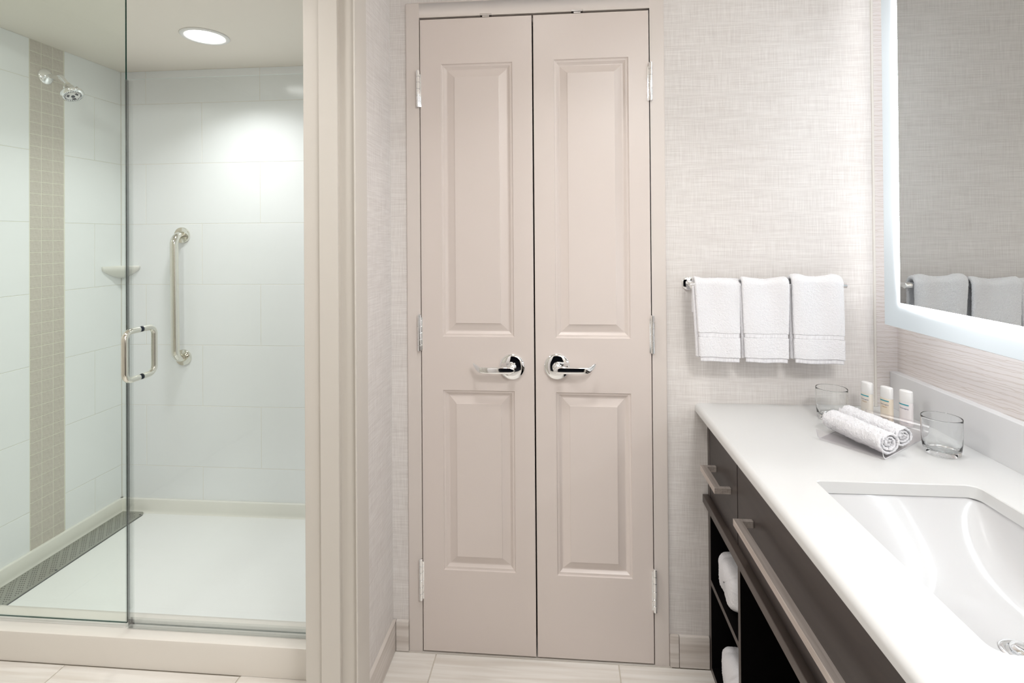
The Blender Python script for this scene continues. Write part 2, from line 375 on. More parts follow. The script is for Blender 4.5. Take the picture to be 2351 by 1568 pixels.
# ------------------------------------------------------------------ setting: walls and ceilings
def walls():
    # closet wall, linen covered, with the door opening cut out as separate slabs joined in one mesh
    bm = bmesh.new(); t = 0.10
    box(bm, XL, -0.512, YC, YC+t, 0, ZCEIL)
    box(bm, 0.333, XR, YC, YC+t, 0, ZCEIL)
    box(bm, -0.512, 0.333, YC, YC+t, 2.165, ZCEIL)
    struct('wall_back', bm, M['linen'], 'linen textured greige wall around the closet doors and behind the towel bar', 'wall', smooth=False)
    bm = bmesh.new(); box(bm, XR-0.0065, XR+0.0005, YC-0.004, YC+0.004, ZC, ZCEIL); bevel_all(bm, 0.001, 1)
    struct('trim_1', bm, M['white_paint'], 'thin pale vertical corner bead between linen wall and striped wall', 'trim')
    bm = bmesh.new(); box(bm, XR+0.0005, XW, YC+0.0005, YC+t, 0, ZCEIL); box(bm, XW, XW+0.1, -0.85, YC+t, 0, ZCEIL)
    struct('wall_right', bm, M['wood_cover'], 'pale wall with fine wavy level lines behind the lit mirror', 'wall', smooth=False)
    # partition beside the shower room doorway
    bm = bmesh.new(); box(bm, -0.690, XL, 1.402, YC+t, 0, ZCEIL); box(bm, -0.690, XL, -0.85, 0.408, 0, ZCEIL); box(bm, -0.690, XL, 0.408, 1.402, 2.162, ZCEIL)
    struct('wall_left', bm, M['linen'], 'brightly lit linen textured wall stub left of the closet doors', 'wall', smooth=False)
    # closet interior, coloured black in place of shade
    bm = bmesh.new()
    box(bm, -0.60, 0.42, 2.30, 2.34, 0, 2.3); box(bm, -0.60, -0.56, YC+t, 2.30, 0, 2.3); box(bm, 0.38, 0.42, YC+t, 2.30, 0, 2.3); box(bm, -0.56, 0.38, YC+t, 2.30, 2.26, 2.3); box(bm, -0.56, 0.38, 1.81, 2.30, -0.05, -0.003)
    struct('wall_closet', bm, M['black'], 'closet interior coloured black as shade, seen through the gap between the doors', 'wall', smooth=False)
    # rear wall with a doorway to a bedroom coloured near black to look dim
    bm = bmesh.new(); box(bm, -0.575, -0.545, -0.85, -0.75, 0, ZCEIL); box(bm, 0.64, XW, -0.85, -0.75, 0, ZCEIL); box(bm, -0.545, 0.64, -0.85, -0.75, 2.1, ZCEIL)
    box(bm, -2.36, -0.69, -0.45, -0.35, 0, ZCEIL)
    struct('wall_front', bm, M['white_paint'], 'plain pale wall behind the camera', 'wall', smooth=False)
    bm = bmesh.new(); box(bm, -0.8, 0.9, -2.6, -2.5, 0, 2.44); box(bm, -0.9, -0.8, -2.6, -0.851, 0, 2.44); box(bm, 0.9, 1.0, -2.6, -0.851, 0, 2.44); box(bm, -0.9, 1.0, -2.6, -0.851, -0.1, 0); box(bm, -0.9, 1.0, -2.6, -0.851, 2.44, 2.5)
    struct('wall_bedroom', bm, M['dark_room'], 'bedroom coloured near black to look dim, beyond the doorway behind the camera', 'wall', smooth=False)
    struct('ceiling', bx(-0.69, XW+0.1, -0.85, YC+0.1, ZCEIL, ZCEIL+0.06), M['ceiling'], 'plain ceiling over the vanity area', 'ceiling', smooth=False)
    struct('ceiling_bathroom', bx(-2.36, -0.69, -0.45, 1.60, ZCEIL, ZCEIL+0.06), M['ceiling'], 'plain ceiling over the bathroom in front of the shower', 'ceiling', smooth=False)
    struct('ceiling_shower', bx(-2.36, -0.69, 1.60, 2.56, ZS, ZCEIL+0.06), M['ceiling'], 'low cream soffit over the shower with one round light', 'ceiling', smooth=False)
    bm = bx(-2.36, XS-0.009, -0.45, 1.585, 0, ZCEIL)
    struct('wall_bathroom_left', bm, M['white_paint'], 'plain wall left of the bathroom in front of the shower', 'wall', smooth=False)
    struct('wall_shower_right', bx(-0.695, -0.60, 1.85, 2.56, 0, ZS), M['shower_tile'], 'tiled right wall of the shower', 'wall', smooth=False)
walls()

# ------------------------------------------------------------------ setting: tiled shower walls
def tile_mesh(name, w, h, d, m, facing, b=0.0009):
    """box tile with eased front edges; facing '+X' or '-Y'; centred, back at 0"""
    bm = bmesh.new()
    def P(u, v, n): return (n, u, v) if facing == '+X' else (u, -n, v)
    S = ((-1,-1),(1,-1),(1,1),(-1,1))
    A = [bm.verts.new(P(sx*w/2, sy*h/2, 0)) for sx, sy in S]
    B = [bm.verts.new(P(sx*w/2, sy*h/2, d-b)) for sx, sy in S]
    Cc = [bm.verts.new(P(sx*(w/2-b), sy*(h/2-b), d)) for sx, sy in S]
    for R1, R2 in ((A, B), (B, Cc)):
        for i in range(4): bm.faces.new((R1[i], R1[(i+1) % 4], R2[(i+1) % 4], R2[i]))
    bm.faces.new(Cc); finish(bm, False)
    me = bpy.data.meshes.new(name); bm.to_mesh(me); bm.free(); me.materials.append(m); return me
def shower_walls():
    ZB = 0.074; T0 = 2.083; TH = 0.3065; g = 0.0009; d = 0.008
    rows = [(T0, ZS)] + [(max(ZB, T0-TH*(k+1)), T0-TH*k) for k in range(7)]
    wb = struct('wall_shower_back', bx(XS-0.1, -0.60, YB+0.0009, YB+0.10, 0, ZS), M['grout'], 'glossy white tiled back wall of the shower with the grab bar', 'wall', smooth=False)
    cache = {}
    def put(w, h, facing, loc, parent, name, m):
        key = (round(w, 4), round(h, 4), facing, name)
        if key not in cache: cache[key] = tile_mesh(name, w-2*g, h-2*g, d, m, facing)
        piece(name, cache[key], loc, parent)
    for r, (z0, z1) in enumerate(rows):
        first = -2.1075 if r % 2 == 0 else -1.8045
        xs = [XS] + [first+0.611*k for k in range(-1, 4) if XS+0.02 < first+0.611*k < -0.72] + [-0.695]
        for a, b in zip(xs, xs[1:]):
            put(b-a, z1-z0, '-Y', ((a+b)/2, YB+d, (z0+z1)/2), wb, 'shower_tile', M['shower_tile'])
    ws = struct('wall_shower_left', bx(XS-0.1, XS-0.0013, 1.585, YB+0.1, 0, ZS), M['mosaic_grout'], 'glossy white tiled side wall of the shower with a vertical greige mosaic stripe', 'wall', smooth=False)
    for r, (z0, z1) in enumerate(rows):
        segs = [(1.586, 2.0080), (2.1640, 2.3152 if r % 2 else YB)]
        if r % 2: segs.append((2.3152, YB))
        for a, b in segs: put(b-a, z1-z0, '+X', (XS-d, (a+b)/2, (z0+z1)/2), ws, 'shower_tile', M['shower_tile'])
    # mosaic stripe: three columns of two inch tiles
    P = 0.0506; me = tile_mesh('mosaic_tile', 0.0478, 0.0478, d-0.0003, M['mosaic'], '+X', 0.0006)
    z = 2.2515-P/2
    while z > ZB:
        for c in range(3):
            h = 0.0478
            if z-h/2 < ZB:
                hh = z+h/2-ZB
                if hh < 0.006: continue
                mm = tile_mesh('mosaic_tile', 0.0478, hh, d-0.0003, M['mosaic'], '+X', 0.0006); piece('mosaic_tile', mm, (XS-d, 2.0095+P*(c+0.5), ZB+hh/2), ws)
            else: piece('mosaic_tile', me, (XS-d, 2.0095+P*(c+0.5), z), ws)
        z -= P
shower_walls()

# ------------------------------------------------------------------ trims: casing, jamb, baseboards
KS = (YC-0.008)/YC
def DX(x): return x*KS                       # measured on the wall plane, built 8 mm in front of it
def DZ(z): return CAM_H+(z-CAM_H)*KS
YD = YC-0.008
def casing():
    y0, y1 = YD, YC+0.10
    xo0, xi0, xi1, xo1 = DX(-0.5205), DX(-0.4735), DX(0.2957), DX(0.3425)
    zi, zo = DZ(2.1375), DZ(2.1885)
    bm = bmesh.new()
    box(bm, xo0, xi0, y0, y1, 0, zo); box(bm, xi1, xo1, y0, y1, 0, zo); box(bm, xi0, xi1, y0, y1, zi, zo)
    bmesh.ops.remove_doubles(bm, verts=bm.verts, dist=1e-5)
    es = [e for e in bm.edges if all(abs(v.co.y-y0) < 1e-6 for v in e.verts) and (all(abs(v.co.x-xo0) < 1e-6 for v in e.verts) or all(abs(v.co.x-xo1) < 1e-6 for v in e.verts) or all(abs(v.co.z-zo) < 1e-6 for v in e.verts))]
    bmesh.ops.bevel(bm, geom=es, offset=0.0025, segments=3, affect='EDGES')
    c = struct('trim_2', bm, M['frame_paint'], 'taupe metal frame around the closet doors', 'trim')
    # door stop inside the frame
    bm = bmesh.new()
    box(bm, xi0-0.001, xi0+0.014, y0+0.040, y0+0.06, 0, zi); box(bm, xi1-0.014, xi1+0.001, y0+0.040, y0+0.06, 0, zi); box(bm, xi0, xi1, y0+0.040, y0+0.06, zi-0.014, zi+0.001)
    obj('door_stop', bm, M['frame_paint'], c, smooth=False)
    for xa, xb in ((-0.2645, -0.2250), (0.0415, 0.0805)):
        bm = rbox(DX(xa), DX(xb), y0-0.0016, y0+0.03, zi-0.0005, zi+0.0055, 0.0006, 1); box(bm, DX(xa)+0.008, DX(xb)-0.008, y0+0.001, y0+0.02, zi-0.006, zi+0.001)
        obj('ball_catch', bm, M['satin'], c, label='small metal catch plate')
casing()
def jamb():
    # shower room doorway frame: rebated jamb facing the camera, casing on the vanity side
    y = 1.374
    prof = [(-0.560, y+0.001), (-0.561, y), (-0.5635, y), (-0.5650, y+0.0015), (-0.5650, y+0.024), (-0.6140, y+0.024), (-0.6145, y+0.0110), (-0.6160, y+0.0095), (-0.6672, y+0.0095), (-0.6690, y+0.0110), (-0.6695, y+0.024), (-0.7190, y+0.024), (-0.7210, y+0.026), (-0.7210, 1.440), (-0.691, 1.440), (-0.691, 1.4028), (-0.5742, 1.4028), (-0.574, 1.4600), (-0.562, 1.4600), (-0.560, 1.4580)]
    bm = prism(prof, 'Z', 0.0, 2.20)
    j = struct('trim_3', bm, M['jamb_paint'], 'rebated door frame between the shower room and the linen wall stub', 'trim', smooth=False)
    yn = 0.436
    prof2 = [(x, 2*yn-(yy-y)-yn) for x, yy in prof]
    bm = prism([(x, yn-(yy-y)) for x, yy in prof], 'Z', 0.0, 2.20); obj('near_jamb', bm, M['jamb_paint'], j, smooth=False)
    bm = prism([(x, 2.13+(yy-y)) for x, yy in prof], 'Y', yn, y); obj('head_jamb', bm, M['jamb_paint'], j, smooth=False)
jamb()
def baseboards():
    H = 0.1005; T = 0.0115
    def run(name, spans, axis, label):
        root = None
        for (a, b) in spans:
            if axis == 'X': bm = rbox(a+0.0008, b-0.0008, YC-T, YC+0.001, 0.001, H, 0.0012, 2)
            else: bm = rbox(XL-0.001, XL+T, a+0.0008, b-0.0008, 0.001, H, 0.0012, 2)
            if root is None: root = struct(name, bm, M['base_tile'], label, 'baseboard')
            else: obj('baseboard_tile', bm, M['base_tile'], root)
        return root
    run('baseboard_back', [(XL+T+0.0005, DX(-0.5205)), (DX(0.3425), 0.371), (0.371, 0.467)], 'X', 'short streaked tile baseboard pieces beside the closet frame and vanity')
    run('baseboard_left', [(1.4605, YC)], 'Y', 'streaked tile baseboard along the linen wall stub')
baseboards()

# ------------------------------------------------------------------ closet doors
def door(name, x0, x1, panels, label, hinge_x, lever_x, lever_z, side):
    z0, z1 = 0.006, DZ(2.1305)
    x0, x1 = DX(x0), DX(x1); yf = YD; yb = YD+0.035
    bm = bmesh.new()
    P = [(DX(a), DX(b), DZ(c), DZ(d)) for a, b, c, d in panels]   # x0,x1,z0,z1 lower then upper
    pa, pb = P[0][0], P[0][1]
    xs = [x0+0.0012, pa, pb, x1-0.0012]; zs = [z0+0.0012, P[0][2], P[0][3], P[1][2], P[1][3], z1-0.0012]
    V = {(i, k): bm.verts.new((xs[i], yf, zs[k])) for i in range(4) for k in range(6)}
    for i in range(3):
        for k in range(5):
            if i == 1 and k in (1, 3): continue
            bm.faces.new((V[i, k], V[i+1, k], V[i+1, k+1], V[i, k+1]))
    loops = [(0.0022, 0.0042), (0.0062, 0.0052), (0.0085, 0.0052), (0.0115, 0.0078), (0.0155, 0.0108), (0.0172, 0.0118), (0.0205, 0.0118), (0.0232, 0.0110), (0.0440, 0.0036), (0.0446, 0.0012), (0.0462, 0.0008)]
    for k in (1, 3):
        ring = [V[1, k], V[2, k], V[2, k+1], V[1, k+1]]
        q = (xs[1], xs[2], zs[k], zs[k+1])
        for off, dep in loops:
            nr = [bm.verts.new(p) for p in ((q[0]+off, yf+dep, q[2]+off), (q[1]-off, yf+dep, q[2]+off), (q[1]-off, yf+dep, q[3]-off), (q[0]+off, yf+dep, q[3]-off))]
            for i in range(4): bm.faces.new((ring[i], ring[(i+1) % 4], nr[(i+1) % 4], nr[i]))
            ring = nr
        bm.faces.new(ring)
    # outer edges
    O = [(0, 0), (1, 0), (2, 0), (3, 0), (3, 1), (3, 2), (3, 3), (3, 4), (3, 5), (2, 5), (1, 5), (0, 5), (0, 4), (0, 3), (0, 2), (0, 1)]
    loop = [V[o] for o in O]
    def outv(v, y):
        x = x0 if abs(v.co.x-xs[0]) < 1e-6 else (x1 if abs(v.co.x-xs[3]) < 1e-6 else v.co.x)
        z = z0 if abs(v.co.z-zs[0]) < 1e-6 else (z1 if abs(v.co.z-zs[5]) < 1e-6 else v.co.z)
        return bm.verts.new((x, y, z))
    l2 = [outv(v, yf+0.0012) for v in loop]; l3 = [bm.verts.new((v.co.x, yb, v.co.z)) for v in l2]
    n = len(loop)
    for A, B in ((loop, l2), (l2, l3)):
        for i in range(n): bm.faces.new((A[i], A[(i+1) % n], B[(i+1) % n], B[i]))
    bm.faces.new(l3)
    d = struct(name, bm, M['paint'], label, 'door', smooth=True, ang=8)
    # hinges
    for zt, zb in ((1.9555, 1.8315), (1.1315, 1.0085), (0.3095, 0.1725)):
        hx = DX(hinge_x); hy = YD-0.0075; zt, zb = DZ(zt), DZ(zb); r = 0.0062
        L = zt-zb; bm = bmesh.new()
        cuts = [0, .165, .32, .50, .68, .84, 1.0]
        for a, b in zip(cuts, cuts[1:]):
            za, zb2 = zb+L*a+0.0006, zb+L*b-0.0006
            lathe([(r-0.0006, za), (r, za+0.0006), (r, zb2-0.0006), (r-0.0006, zb2)], 20, 'Z', (hx, hy, 0), bm=bm)
        lathe([(r-0.0016, zb+0.0005), (r-0.0016, zt-0.0005)], 16, 'Z', (hx, hy, 0), bm=bm)
        lathe([(r-0.001, zt-0.001), (r-0.001, zt+0.0008), (r-0.003, zt+0.002)], 20, 'Z', (hx, hy, 0), bm=bm)
        h = obj('hinge', bm, M['chrome'], d, label='chrome hinge')
        s = -side
        obj('hinge_leaf', rbox(min(hx, hx+side*0.0095), max(hx, hx+side*0.0095), YD-0.0030, YD+0.0005, zb+0.002, zt-0.010, 0.0004, 1), M['chrome'], h)
    # lever handle: rose, neck, lever
    lx, lz = DX(lever_x), DZ(lever_z)
    prof = [(0.0420, YD+0.001), (0.0428, YD-0.0010), (0.0428, YD-0.0035), (0.0405, YD-0.0065), (0.0350, YD-0.0086), (0.0250, YD-0.0100), (0.0140, YD-0.0108)]
    rose = obj('lever_handle', lathe(prof, 64, 'Y', (lx, 0, lz)), M['chrome'], d, label='polished chrome lever handle on a round rose', ang=60)
    neck = lathe([(0.0150, YD-0.010), (0.0150, YD-0.014), (0.0125, YD-0.016), (0.0112, YD-0.030), (0.0112, YD-0.052)], 32, 'Y', (lx, 0, lz))
    obj('neck', neck, M['chrome'], rose, ang=60)
    yl = YD-0.056
    # lever: rounded bar that bends towards the door at its end
    s = -side if False else (-1 if side > 0 else 1)
    pts = [(-0.011, 0, 0.0000), (0.0, 0, 0), (0.03, -0.0006, 0), (0.065, -0.0006, 0), (0.092, 0.0, 0), (0.099, 0.001, 0.0008), (0.104, 0.0035, 0.0022), (0.113, 0.0110, 0.0068), (0.1225, 0.0200, 0.0118)]
    hh = [0.0062, 0.0112, 0.0110, 0.0104, 0.0098, 0.0095, 0.0093, 0.0085, 0.0070]
    dd = [0.0035, 0.0058, 0.0056, 0.0050, 0.0044, 0.0042, 0.0040, 0.0034, 0.0026]
    bm = bmesh.new(); rings = []; nseg = 24
    for i, (px, py, pz) in enumerate(pts):
        a = pts[max(i-1, 0)]; b = pts[min(i+1, len(pts)-1)]
        t = Vector((b[0]-a[0], b[1]-a[1], 0)).normalized(); nn = Vector((-t.y, t.x, 0))
        ring = []
        for j in range(nseg):
            ang = 2*PI*j/nseg; c, s_ = math.cos(ang), math.sin(ang)
            e = 0.55
            cc = math.copysign(abs(c)**e, c); ss = math.copysign(abs(s_)**e, s_)
            p = Vector((px, py, pz)) + nn*dd[i]*cc + Vector((0, 0, 1))*hh[i]*ss
            ring.append(bm.verts.new((lx+s*p.x, yl+p.y, lz+p.z+0.001)))
        rings.append(ring)
    for A, B in zip(rings, rings[1:]):
        for j in range(nseg): bm.faces.new((A[j], A[(j+1) % nseg], B[(j+1) % nseg], B[j]))
    bm.faces.new(rings[0]); bm.faces.new(rings[-1])
    obj('lever', bm, M['chrome'], rose, ang=55)
    return d
door('door_1', -0.4708, -0.0905, [(-0.3985, -0.1565, 0.2735, 0.877), (-0.3985, -0.1565, 1.057, 1.977)], 'left closet door, tall taupe two panel door hinged on its left', -0.4762, -0.1640, 0.9585, 1)
door('door_2', -0.0858, 0.2931, [(-0.0185, 0.2265, 0.2715, 0.8755), (-0.0185, 0.2265, 1.055, 1.9795)], 'right closet door, tall taupe two panel door hinged on its right', 0.2968, -0.0150, 0.9615, -1)

# ------------------------------------------------------------------ shower: pan, curb, drain, lights, fittings
def shower_pan():
    root = thing('shower_pan', 'smooth white shower floor pan behind the glass', 'shower pan', (-1.47, 2.02, 0.0))
    bm = bmesh.new(); box(bm, XS, -0.70, 1.7005, YB, 0.0, 0.012); obj('floor_slab', bm, M['pan'], root, smooth=False)
    # upstand: cove profile along side wall then back wall
    pr = [(0.0005, 0.0), (0.0005, 0.0795), (0.011, 0.0795), (0.014, 0.0785), (0.0155, 0.075), (0.0162, 0.030), (0.0170, 0.0215), (0.0190, 0.0155), (0.0225, 0.0125), (0.0225, 0.0)]
    bm = prism([(XS+a, z) for a, z in pr], 'Y', 1.7010, YB-0.001); obj('side_upstand', bm, M['upstand'], root, ang=40)
    bm = prism([(YB-a, z) for a, z in pr], 'X', XS+0.001, -0.70); obj('back_upstand', bm, M['upstand'], root, ang=40)
def curb():
    prof = [(1.5705, 0.001), (1.5705, 0.089), (1.5725, 0.0955), (1.578, 0.0978), (1.60, 0.0945), (1.68, 0.0905), (1.694, 0.088), (1.699, 0.080), (1.700, 0.001)]
    bm = prism(prof, 'X', XS-0.008, -0.694)
    o = obj('shower_curb', bm, M['curb'], ang=50); tag(o, 'low cream stone curb across the shower entrance', 'shower curb')
def drain():
    root = thing('drain_channel', 'long perforated steel drain grate along the tiled shower side wall', 'drain', (-2.150, 2.10, 0.012))
    x0, x1, y0, y1 = -2.2195, -2.0985, 1.712, 2.448; z = 0.0175
    bm = bmesh.new()
    c = 0.022; poly = [(x0, y0), (x1, y0), (x1, y1-c)]
    for k in range(6): a = k/5*PI/2; poly.append((x1-c+c*math.cos(a), y1-c+c*math.sin(a)))
    poly += [(x0, y1)]
    prism(poly, 'Z', 0.0122, z, bm)
    obj('grate', bm, M['grate'], root, smooth=False)
    # dark strip drawn for the slot's shadow along the room side edge
    bm = bmesh.new(); box(bm, x1, x1+0.0035, y0, y1-c, 0.0121, 0.0127)
    for yy in (1.742, 1.99, 2.42): lathe([(0.0045, z+0.0001), (0.0045, z+0.0004)], 12, 'Z', (x1-0.006, yy, 0), bm=bm)
    obj('edge_slot_shade', bm, M['rubber'], root, smooth=False)
    bm = bmesh.new(); p = 0.0112; hw = 0.0024; jy = 0; y = y0+0.012
    while y < y1-0.012:
        ix = 0; x = x0+0.010
        while x < x1-0.014:
            if (ix + jy) % 4 != 3 and not (y > y1-0.03 and x > x1-0.04):
                vs = [bm.verts.new((x+hw*math.cos(a+0.4), y+hw*math.sin(a+0.4), z+0.0002)) for a in [2*PI*q/6 for q in range(6)]]
                bm.faces.new(vs)
            x += p*0.86; ix += 1
        y += p; jy += 1
    h = obj('grate_holes', bm, M['black'], root, smooth=False); h['kind'] = 'stuff'
def downlight(loc, name, label, r=0.093):
    root = thing(name, label, 'ceiling light', loc)
    x, y, z = loc
    bm = lathe([(r, z-0.0005), (r, z-0.003), (r-0.004, z-0.006), (r-0.014, z-0.0065), (r-0.019, z-0.004), (r-0.0195, z+0.002)], 64, 'Z', (x, y, 0), cap0=False, cap1=False)
    obj('trim_ring', bm, M['plastic'], root, ang=60)
    bm = lathe([(r-0.020, z-0.0035), (r-0.030, z-0.0055), (0.02, z-0.0065), (0.001, z-0.0065)], 64, 'Z', (x, y, 0), cap0=False)
    obj('lens', bm, M['lens'], root, label='glowing white lens')
shower_pan(); curb(); drain()
downlight(SHOWER_LAMP, 'shower_downlight', 'round glowing recessed light in the cream shower soffit')
downlight((-0.10, 0.90, ZCEIL), 'vanity_downlight', 'round recessed light in the ceiling in front of the closet', 0.15)
downlight((0.58, -0.30, ZCEIL), 'added_rear_fill_fixture', 'added round fill light in the ceiling above the camera, out of view', 0.23)  # unseen fixture added to go with the rear fill light
downlight((-1.45, 0.80, ZCEIL), 'bathroom_downlight', 'round recessed light in the bathroom ceiling', 0.17)

def shower_head():
    root = thing('showerhead', 'chrome shower head on a bent arm over the mosaic stripe', 'shower head', (XS, 2.078, 2.109))
    c = (0, 2.078, 2.109)
    bm = lathe([(0.0345, XS+0.0005), (0.0345, XS+0.002), (0.031, XS+0.006), (0.024, XS+0.011), (0.015, XS+0.0145), (0.0115, XS+0.016)], 48, 'X', c)
    obj('flange', bm, M['chrome'], root, ang=60)
    pts = round_path([(XS+0.01, 2.078, 2.109), (XS+0.070, 2.078, 2.108), (XS+0.112, 2.078, 2.062)], 0.030, 12)
    obj('arm', tube(pts, 0.0098, 24), M['chrome'], root, ang=60)
    # head: lathe about its own axis, tilted
    base = Vector((XS+0.103, 2.078, 2.072)); axis = Vector((0.52, -0.12, -0.85)).normalized()
    q = Vector((0, 0, 1)).rotation_difference(axis)
    def place(bm):
        bmesh.ops.rotate(bm, verts=bm.verts, cent=(0, 0, 0), matrix=q.to_matrix()); bmesh.ops.translate(bm, verts=bm.verts, vec=base); return bm
    bm = lathe([(0.0112, 0.0), (0.0118, 0.003), (0.0118, 0.010), (0.0105, 0.012)], 32); obj('collar', place(bm), M['polished'], root, ang=60)
    bm = lathe([(0.0100, 0.008), (0.0165, 0.012), (0.0205, 0.018), (0.0225, 0.026), (0.0255, 0.034), (0.0315, 0.041), (0.0385, 0.046), (0.0425, 0.051), (0.0432, 0.056), (0.0405, 0.062), (0.0350, 0.0655), (0.0345, 0.0645)], 56)
    body = obj('head_body', place(bm), M['chrome'], root, ang=60)
    bm = lathe([(0.0348, 0.0630), (0.0200, 0.0668), (0.0010, 0.0675)], 48); obj('spray_face', place(bm), M['satin'], body, ang=60)
    bm = bmesh.new()
    for i in range(52):
        a = 2*PI*i/52; r = 0.0305 if i % 2 == 0 else 0.0268
        lathe([(0.0011, 0.0640), (0.0009, 0.0680)], 8, 'Z', (r*math.cos(a), r*math.sin(a), 0), bm=bm)
    for k in range(3):
        a0 = 2*PI*k/3+0.5
        for da, r in ((-0.30, 0.0165), (0, 0.0150), (0.30, 0.0165), (-0.17, 0.0200), (0.17, 0.0200), (0, 0.0190)):
            lathe([(0.0022, 0.0655), (0.0020, 0.0688)], 8, 'Z', (r*math.cos(a0+da), r*math.sin(a0+da), 0), bm=bm)
    lathe([(0.0070, 0.0665), (0.0068, 0.0690)], 24, 'Z', (0, 0, 0), bm=bm)
    obj('nozzles', place(bm), M['rubber'], body, ang=60, label='dark rubber nozzles')
    bm = lathe([(0.004, 0.0), (0.0042, 0.008), (0.0025, 0.010)], 16, 'Z', (-0.0435, 0.006, 0.050)); obj('selector_tab', place(bm), M['satin'], body)
def grab_bar():
    root = thing('grab_bar', 'vertical polished steel grab bar on the white tiled back wall', 'grab bar', (-1.905, YB, 0.795))
    xt, xb = -1.9085, -1.9030; zt, zb = 1.4125, 0.7955; yb = YB-0.060
    pts = round_path([(xt, YB-0.004, zt), (xt, yb, zt), (xb, yb, zb), (xb, YB-0.004, zb)], 0.048, 14)
    obj('bar', tube(pts, 0.0188, 36), M['polished'], root, ang=60)
    for x, z in ((xt, zt), (xb, zb)):
        bm = lathe([(0.0400, YB-0.0005), (0.0405, YB-0.002), (0.0400, YB-0.009), (0.0385, YB-0.0108), (0.0230, YB-0.0118), (0.0225, YB-0.0100)], 56, 'Y', (x, 0, z))
        obj('flange', bm, M['polished'], root, ang=40)
def corner_shelf():
    top = 1.2600
    bm = bmesh.new()
    ly, lx = 0.1150, 0.1040
    # outline in plan from the side wall end round to the back wall end, slightly bowed
    def outline(s, inset=0.0):
        pts = []
        A = Vector((XS+0.0, YB-ly*s)); B = Vector((XS+lx*s, YB))
        pts.append(A); pts.append(Vector((XS+0.010*s, YB-ly*s-0.001)))
        for k in range(1, 12):
            t = k/12; p = Vector((XS+0.012*s, YB-ly*s)).lerp(Vector((XS+lx*s, YB-0.012*s)), t); n = Vector((1, -1)).normalized()
            pts.append(p+n*(-0.006*s*math.sin(PI*t)))
        pts.append(Vector((XS+lx*s+0.001, YB-0.010*s))); pts.append(B); pts.append(Vector((XS, YB)))
        return pts
    layers = [(1.0, top), (1.012, top-0.004), (1.0, top-0.010), (0.96, top-0.022), (0.60, top-0.045), (0.20, top-0.062)]
    rings = []
    for s, z in layers: rings.append([bm.verts.new((p.x, p.y, z)) for p in outline(s)])
    inner = [bm.verts.new((XS+(v.co.x-XS)*0.86+0.004, YB+(v.co.y-YB)*0.86-0.004, top-0.003)) for v in rings[0]]
    n = len(inner)
    for A, B in list(zip(rings, rings[1:])) + [(inner, rings[0])]:
        for i in range(n): bm.faces.new((A[i], A[(i+1) % n], B[(i+1) % n], B[i]))
    bm.faces.new(inner); bm.faces.new(rings[-1])
    o = obj('corner_shelf', bm, M['porcelain'], ang=45); tag(o, 'small white ceramic soap shelf in the shower corner', 'shelf')
shower_head(); grab_bar(); corner_shelf()

# ------------------------------------------------------------------ shower glass
YG = 1.620; GT = 0.0062
def pane_obj(name, x0, x1, z0, z1, m, parent, edge='glass_edge'):
    bm = bmesh.new(); v, fs = box(bm, x0, x1, YG, YG+GT, z0, z1)
    for f in fs:
        if abs(f.normal.y) < 0.5: pass
    bm.normal_update()
    for f in bm.faces: f.material_index = 0 if abs(f.normal.y) > 0.5 else 1
    return obj(name, bm, [m, M[edge]], parent, smooth=False)
def shower_glass():
    r = thing('shower_screen', 'fixed clear glass shower screen rising to the soffit left of the glass door', 'glass panel', (-1.85, YG, 0.09))
    pane_obj('glass_pane', XS+0.001, -1.4570, 0.1075, ZS-0.001, M['pane_fixed'], r)
    bm = bmesh.new(); box(bm, XS+0.001, -1.4700, YG-0.004, YG+GT+0.004, 0.0925, 0.1070); obj('bottom_seal', bm, M['vinyl'], r, smooth=False)
    d = thing('shower_door', 'frameless clear glass shower door with a chrome pull handle', 'shower door', (-1.08, YG, 0.09))
    pane_obj('glass_pane', -1.4515, -0.7000, 0.1060, 1.9310, M['pane'], d, 'glass_edge_soft')
    bm = bmesh.new()
    for xa, xb, ya, yb in ((-1.4566, -1.4562, YG-0.006, YG+GT+0.006), (-1.4560, -1.4520, YG-0.002, YG+GT+0.002), (-1.4515, -1.4350, YG-0.0022, YG-0.0006), (-1.4515, -1.4370, YG+GT+0.0006, YG+GT+0.0022)):
        box(bm, xa, xb, ya, yb, 0.096, 1.9300)
    obj('side_seal', bm, M['vinyl'], d, smooth=False)
    bm = bmesh.new()
    for ya, yb, za, zb in ((YG-0.003, YG-0.001, 0.094, 0.122), (YG+GT+0.001, YG+GT+0.003, 0.100, 0.122), (YG-0.001, YG+GT+0.001, 0.0985, 0.1055), (YG-0.0075, YG-0.003, 0.0940, 0.0965)):
        box(bm, -1.4500, -0.7000, ya, yb, za, zb)
    obj('bottom_sweep', bm, M['vinyl'], d, smooth=False)
    # pull handle, one D each side of the glass
    x = -1.4080; zt, zb = 1.0905, 0.9310; r_ = 0.0098
    h = None
    for s, y0, dep in ((-1, YG, 0.060), (1, YG+GT, 0.056)):
        pts = round_path([(x, y0+s*0.0035, zt), (x, y0+s*dep, zt), (x, y0+s*dep, zb), (x, y0+s*0.0035, zb)], 0.026, 12)
        o = obj('pull_handle' if h is None else 'rear_grip', tube(pts, r_, 32), M['polished'], d if h is None else h, ang=60, label='polished D pull handle' if h is None else None)
        if h is None: h = o
    for z in (zt, zb):
        for y0, y1 in ((YG-0.0035, YG+0.0), (YG+GT, YG+GT+0.0035)):
            obj('washer', lathe([(r_-0.0008, y0), (r_-0.0004, y1)], 28, 'Y', (x, 0, z)), M['rubber'], h)
shower_glass()

